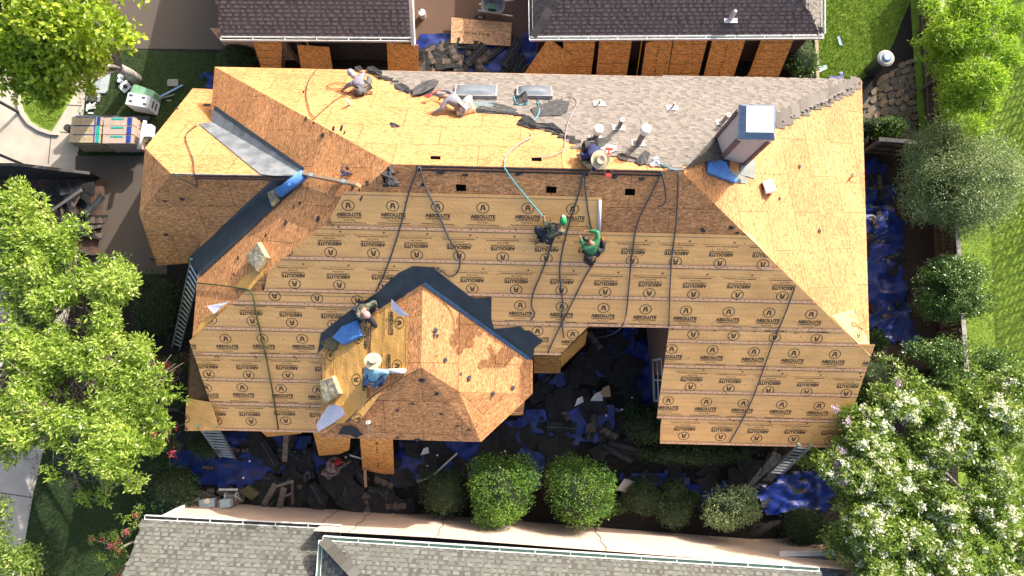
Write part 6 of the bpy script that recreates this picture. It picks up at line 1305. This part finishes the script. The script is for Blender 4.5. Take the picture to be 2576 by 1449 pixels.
FW=leafm('white_blossom',(.62,.62,.58),(.78,.78,.74),(.85,.85,.82),.7,.3); FP=leafm('pink_blossom',(.45,.03,.10),(.65,.07,.17),(.75,.2,.28),.7,.3); FL=leafm('lilac_blossom',(.42,.28,.46),(.55,.40,.58),(.66,.55,.68),.7,.3)
V3=lambda x,y,z:tuple(P(x,y,z))
mb_=[(V3(60,60,5.5),1.5),(V3(150,30,6),1.5),(V3(240,50,6),1.3),(V3(300,70,5.6),.75),(V3(318,100,5.2),.45),(V3(60,150,5),1.2),(V3(130,150,5.2),1.1),(V3(105,215,4.6),.85),(V3(120,258,4.4),.45),(V3(70,225,4.4),.5),(V3(200,130,5.5),.9),(V3(235,165,4.6),.4),(V3(0,60,5),1.3),(V3(0,120,5),.8),(V3(262,25,5.8),1.0),(V3(30,0,5.5),1.4),(V3(300,20,5.5),.8),(V3(325,55,5.2),.4),(V3(225,215,4.2),.25)]
tree('maple_tree','bright yellow green maple with leaning forked trunk at the top left','tree',V3(343,201,0),mb_,27000,.19,LM,2,r0=.2,fork=V3(300,170,1.8),bark=mk('maple_bark',(.42,.39,.37),(.18,.16,.15),4,.9,.4),wr_=.62,k=8,spread=.8,gap=.9,ntips=14)
pl_=[(-60,470),(40,500),(100,560),(160,560),(210,600),(280,660),(310,700),(270,780),(300,850),(370,885),(330,930),(380,960),(420,1000),(440,1030),(400,1070),(350,1110),(370,1170),(330,1200),(250,1180),(180,1160),(120,1170),(80,1150),(20,1140),(-60,1130)]
tree('broadleaf_tree','large glossy leaved tree with bare grey twigs filling the left edge','tree',V3(140,860,0),fill(pl_,4.7,5.5,.35,.7,150,3)+fill([(-40,470),(60,470),(130,560),(220,610),(100,700),(-40,700)],4.8,5.4,.35,.6,26,34)+fill([(230,640),(330,700),(290,830),(440,960),(470,1000),(430,1060),(370,1180),(300,1180),(250,1000)],3.6,5.2,.18,.4,26,33)+[(V3(170,585,5.2),.3),(V3(45,470,5.5),.3),(V3(20,520,5.5),.5),(V3(310,1290,3.0),.28),(V3(210,1255,3.8),.3),(V3(340,1215,3.8),.35),(V3(455,1005,4.2),.25),(V3(268,1245,3.9),.3),(V3(395,1130,4),.3)],90000,.15,LB,4,r0=.22,twigs=34,bark=TWIG,k=8,spread=.8,gap=.8,wr_=.34,ntips=60)
tree('maple_tree','small light green maple at the bottom left corner by the sidewalk','tree',V3(-60,1400,0),[(V3(20,1390,4),.6),(V3(70,1400,3.6),.4),(V3(10,1440,4),.7),(V3(90,1440,3.4),.3),(V3(-20,1350,4),.6),(V3(8,1325,4),.25),(V3(2,1280,4.2),.35)],4200,.13,LS,6,k=6,gap=.45)
pk=[(V3(232,1357,2.6),.12),(V3(262,1350,2.6),.12),(V3(290,1365,2.3),.2),(V3(300,1385,2.1),.22),(V3(255,1400,2.2),.18),(V3(285,1345,2.5),.15),(V3(310,1400,1.9),.2),(V3(320,1340,2.3),.15),(V3(340,1320,2.4),.15),(V3(345,1295,2.4),.14),(V3(352,1278,2.5),.14),(V3(285,1420,1.9),.16)]
tree('crape_myrtle','sprawling pink flowered crape myrtle in front of the lower neighbour roof','flowering shrub',V3(345,1360,0),pk,2600,.07,LS,8,r0=.04,blossom=(FP,10,.045,.08,.5))
tree('crape_myrtle','pink flowered crape myrtle in shade left of the lower roof corner','flowering shrub',V3(450,1030,0),fill([(360,890),(470,890),(480,960),(455,1000),(480,1070),(460,1140),(400,1130),(380,1050)],1.6,3.0,.2,.4,16,9),6000,.08,LSH,9,r0=.06,twigs=5,bark=TWIG,blossom=(FP,34,.06,.1,.6))
cy=[(2345,0),(2576,0),(2580,60),(2540,120),(2530,190),(2490,260),(2470,320),(2420,330),(2390,260),(2370,180),(2380,110),(2350,60)]
cyb=fill(cy,3.4,5.2,.35,.75,34,12)+[(V3(2335+a,y,4.2),(.55,.14,.14)) for a,y in ((0,8),(25,35),(20,82),(5,108),(30,118),(20,150),(35,170),(50,230),(45,190))]
tree('cypress_tree','feathery bright lime tree overhanging the fence at the top right','tree',V3(2440,150,0),cyb,60000,.15,LC,13,r0=.15,k=10,gap=.45,wr_=.26,spread=1.1)
ol=[(V3(2405,455,2.5),(2.0,1.9,1.7)),(V3(2340,400,2.6),(1.1,1.1,.9)),(V3(2450,420,3.0),(1.5,1.5,1.0)),(V3(2440,530,2.6),(1.3,1.1,1.0)),(V3(2320,500,2.2),(.9,1.0,.8)),(V3(2495,450,2.8),(1.0,1.3,.8)),(V3(2370,345,2.4),(.9,.7,.6))]
tree('olive_tree','grey green fine leaved round tree leaning over the fence, upper of two','tree',V3(2370,460,0),ol,80000,.095,LO,14,r0=.1,twigs=8,k=6,gap=.45,wr_=.28,spread=2.2,bias=.45)
rd=[(V3(2385,728,2.2),(1.15,1.2,1.1)),(V3(2420,700,2.5),(.85,.8,.75)),(V3(2440,750,2.4),(.8,.75,.7)),(V3(2350,760,2.0),(.7,.8,.7)),(V3(2380,680,2.2),(.7,.5,.6))]
tree('holly_tree','compact round dark green tree beside the fence below the olive coloured one','tree',V3(2290,735,0),rd,26000,.085,LD,15,r0=.09,k=6,wr_=.5,gap=.45,tl=(.1,1))
bk=fill([(2300,890),(2380,870),(2480,870),(2560,930),(2580,1010),(2400,1010),(2310,960)],2.2,3.4,.5,.8,14,16)
tree('holly_tree','dense dark green tree behind the white crape myrtle at the right','tree',V3(2400,960,0),bk,22000,.09,LD,16,k=6,wr_=.5,gap=.45,tl=(.05,.9))
wc=[(2200,930),(2235,910),(2300,960),(2420,960),(2576,960),(2600,1470),(2160,1470),(2110,1400),(2110,1330),(2150,1300),(2130,1210),(2080,1180),(2130,1140),(2140,1030),(2170,980)]
tree('crape_myrtle','huge white flowering crape myrtle filling the lower right corner','flowering tree',V3(2380,1230,0),fill(wc,3.6,4.5,.35,.7,190,17)+[(V3(2255,912,4),(.3,.3,.3)),(V3(2225,905,3.8),.25),(V3(2140,1060,3.4),.2),(V3(2110,1040,3.4),.14),(V3(2050,1150,2.4),.35),(V3(2080,1170,2.6),.35),(V3(2020,1165,2.0),.25),(V3(2110,1150,3),.35),(V3(2105,1345,3.2),.3)],120000,.13,LS,17,r0=.12,k=8,spread=.9,gap=.45,wr_=.42,blossom=(FW,560,.075,.10,1.0))
o_,_=leaves('lilac_bloom',[(V3(x,y,4.4),.13) for x,y in ((2103,1030),(2130,1060),(2235,1000),(2260,965),(2180,1050),(2240,1042),(2270,1055),(2300,1040),(2160,1095),(2120,1135),(2105,1170),(2112,1188),(2115,1210))],900,.06,FL,18,None,k=3,wr_=.9); tag(o_,'lilac blossom sprays along the left side of the white crape myrtle','blossom',kind='stuff')
def bush(label,x,y,z,r,n,size,mat,seed,group=None,name='shrub',cat='shrub',**k):
    c=P(x,y,z); t=thing(name,label,cat,(c.x,c.y,0),group); rr=r if isinstance(r,tuple) else (r,r,r); mb=MB()
    for i in range(5): a=i*1.256; mb.tube([(c.x,c.y,0),(c.x+rr[0]*.5*math.cos(a),c.y+rr[1]*.5*math.sin(a),z)],[.04,.015],5)
    mb.build('stem',BARK,t); rn=random.Random(seed); bl=[((c.x,c.y,c.z),tuple(q*.93 for q in rr))]+[((c.x+rr[0]*.62*rn.uniform(-1,1),c.y+rr[1]*.62*rn.uniform(-1,1),c.z+rr[2]*.45*rn.uniform(-1,1)),tuple(q*rn.uniform(.4,.58) for q in rr)) for _ in range(9)]
    leaves('foliage',bl,n,size,mat,seed,t,bias=k.pop('bias',.12),k=4,**k)
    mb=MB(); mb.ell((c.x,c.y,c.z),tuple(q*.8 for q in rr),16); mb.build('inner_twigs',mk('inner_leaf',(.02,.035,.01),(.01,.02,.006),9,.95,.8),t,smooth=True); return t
bush('left of two big round clipped shrubs by the neighbour wall',1262,1228,1.6,(1.22,1.22,1.5),19000,.075,LT,21,'round clipped shrubs',wr_=.55)
bush('right of two big round clipped shrubs by the neighbour wall',1458,1240,1.6,(1.2,1.2,1.5),19000,.075,LT,22,'round clipped shrubs',wr_=.55)
bush('mid sized oval shrub right of the small shaded shrubs, its right side sunlit',1835,1272,1.3,(.95,.75,1.1),12000,.07,LO,23,wr_=.5)
for x,y,r,m,l in ((1612,1248,.6,LSH,'small shaded ball shrub beside the white open carton'),(1690,1238,.5,LSH,'small shaded ball shrub left of the thin upright one'),(1692,1290,.62,LSH,'reddish brown shaded shrub against the neighbour wall'),(1740,1252,.28,LSH,'thin upright shaded shrub before the tarp'),(1120,1240,.95,LSH,'wide dark shrub left of the round clipped pair'),(1555,1270,.35,LSH,'tiny dark shrub right of the round clipped pair'),(2020,1325,.85,LSH,'dark clipped shrub near the shed roof')):
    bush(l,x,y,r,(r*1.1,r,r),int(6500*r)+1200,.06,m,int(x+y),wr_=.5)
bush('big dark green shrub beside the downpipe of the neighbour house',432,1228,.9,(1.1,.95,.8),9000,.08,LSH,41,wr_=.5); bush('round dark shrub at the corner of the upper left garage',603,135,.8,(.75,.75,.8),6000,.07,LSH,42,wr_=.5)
bush('sunlit loose green bush beside the rightmost plywood sheet',2015,148,.5,(.75,.95,.5),7500,.08,LD,43,wr_=.4,bias=.4); bush('bright green shrub inside the shaded fence corner',2235,322,.8,(.7,.45,.6),4500,.09,LT,44,wr_=.5,bias=.35); bush('small leafy shrub behind the east corner flagstones',2190,322,.6,(.45,.4,.5),2200,.08,LSH,45,bias=.35)
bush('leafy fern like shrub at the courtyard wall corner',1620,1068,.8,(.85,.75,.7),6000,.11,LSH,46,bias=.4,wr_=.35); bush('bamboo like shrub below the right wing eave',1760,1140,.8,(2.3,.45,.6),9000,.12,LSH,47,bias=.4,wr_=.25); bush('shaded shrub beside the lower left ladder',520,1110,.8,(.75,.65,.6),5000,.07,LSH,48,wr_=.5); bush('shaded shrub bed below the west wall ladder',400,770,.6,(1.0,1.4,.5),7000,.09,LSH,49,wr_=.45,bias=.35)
bush('reddish low shrub at the very bottom left edge',330,1452,.5,(.6,.35,.4),1500,.07,leafm('red_leaf',(.14,.03,.02),(.3,.08,.05),(.4,.14,.08)),50)
bush('small yellow green shrub at the east wall foot',2205,858,.4,(.4,.5,.4),1800,.08,LD,51,bias=.4)
bush('leafy dark shrub at the south east house corner under the white crape myrtle',2178,960,1.3,(.9,1.0,1.2),6000,.09,LD,52,bias=.4)  # added among the greenery to block low sun passing the corner
bush('low dark shrub below the satellite dish',2140,1060,1.0,(.7,.9,.9),4000,.09,LSH,53,bias=.4)
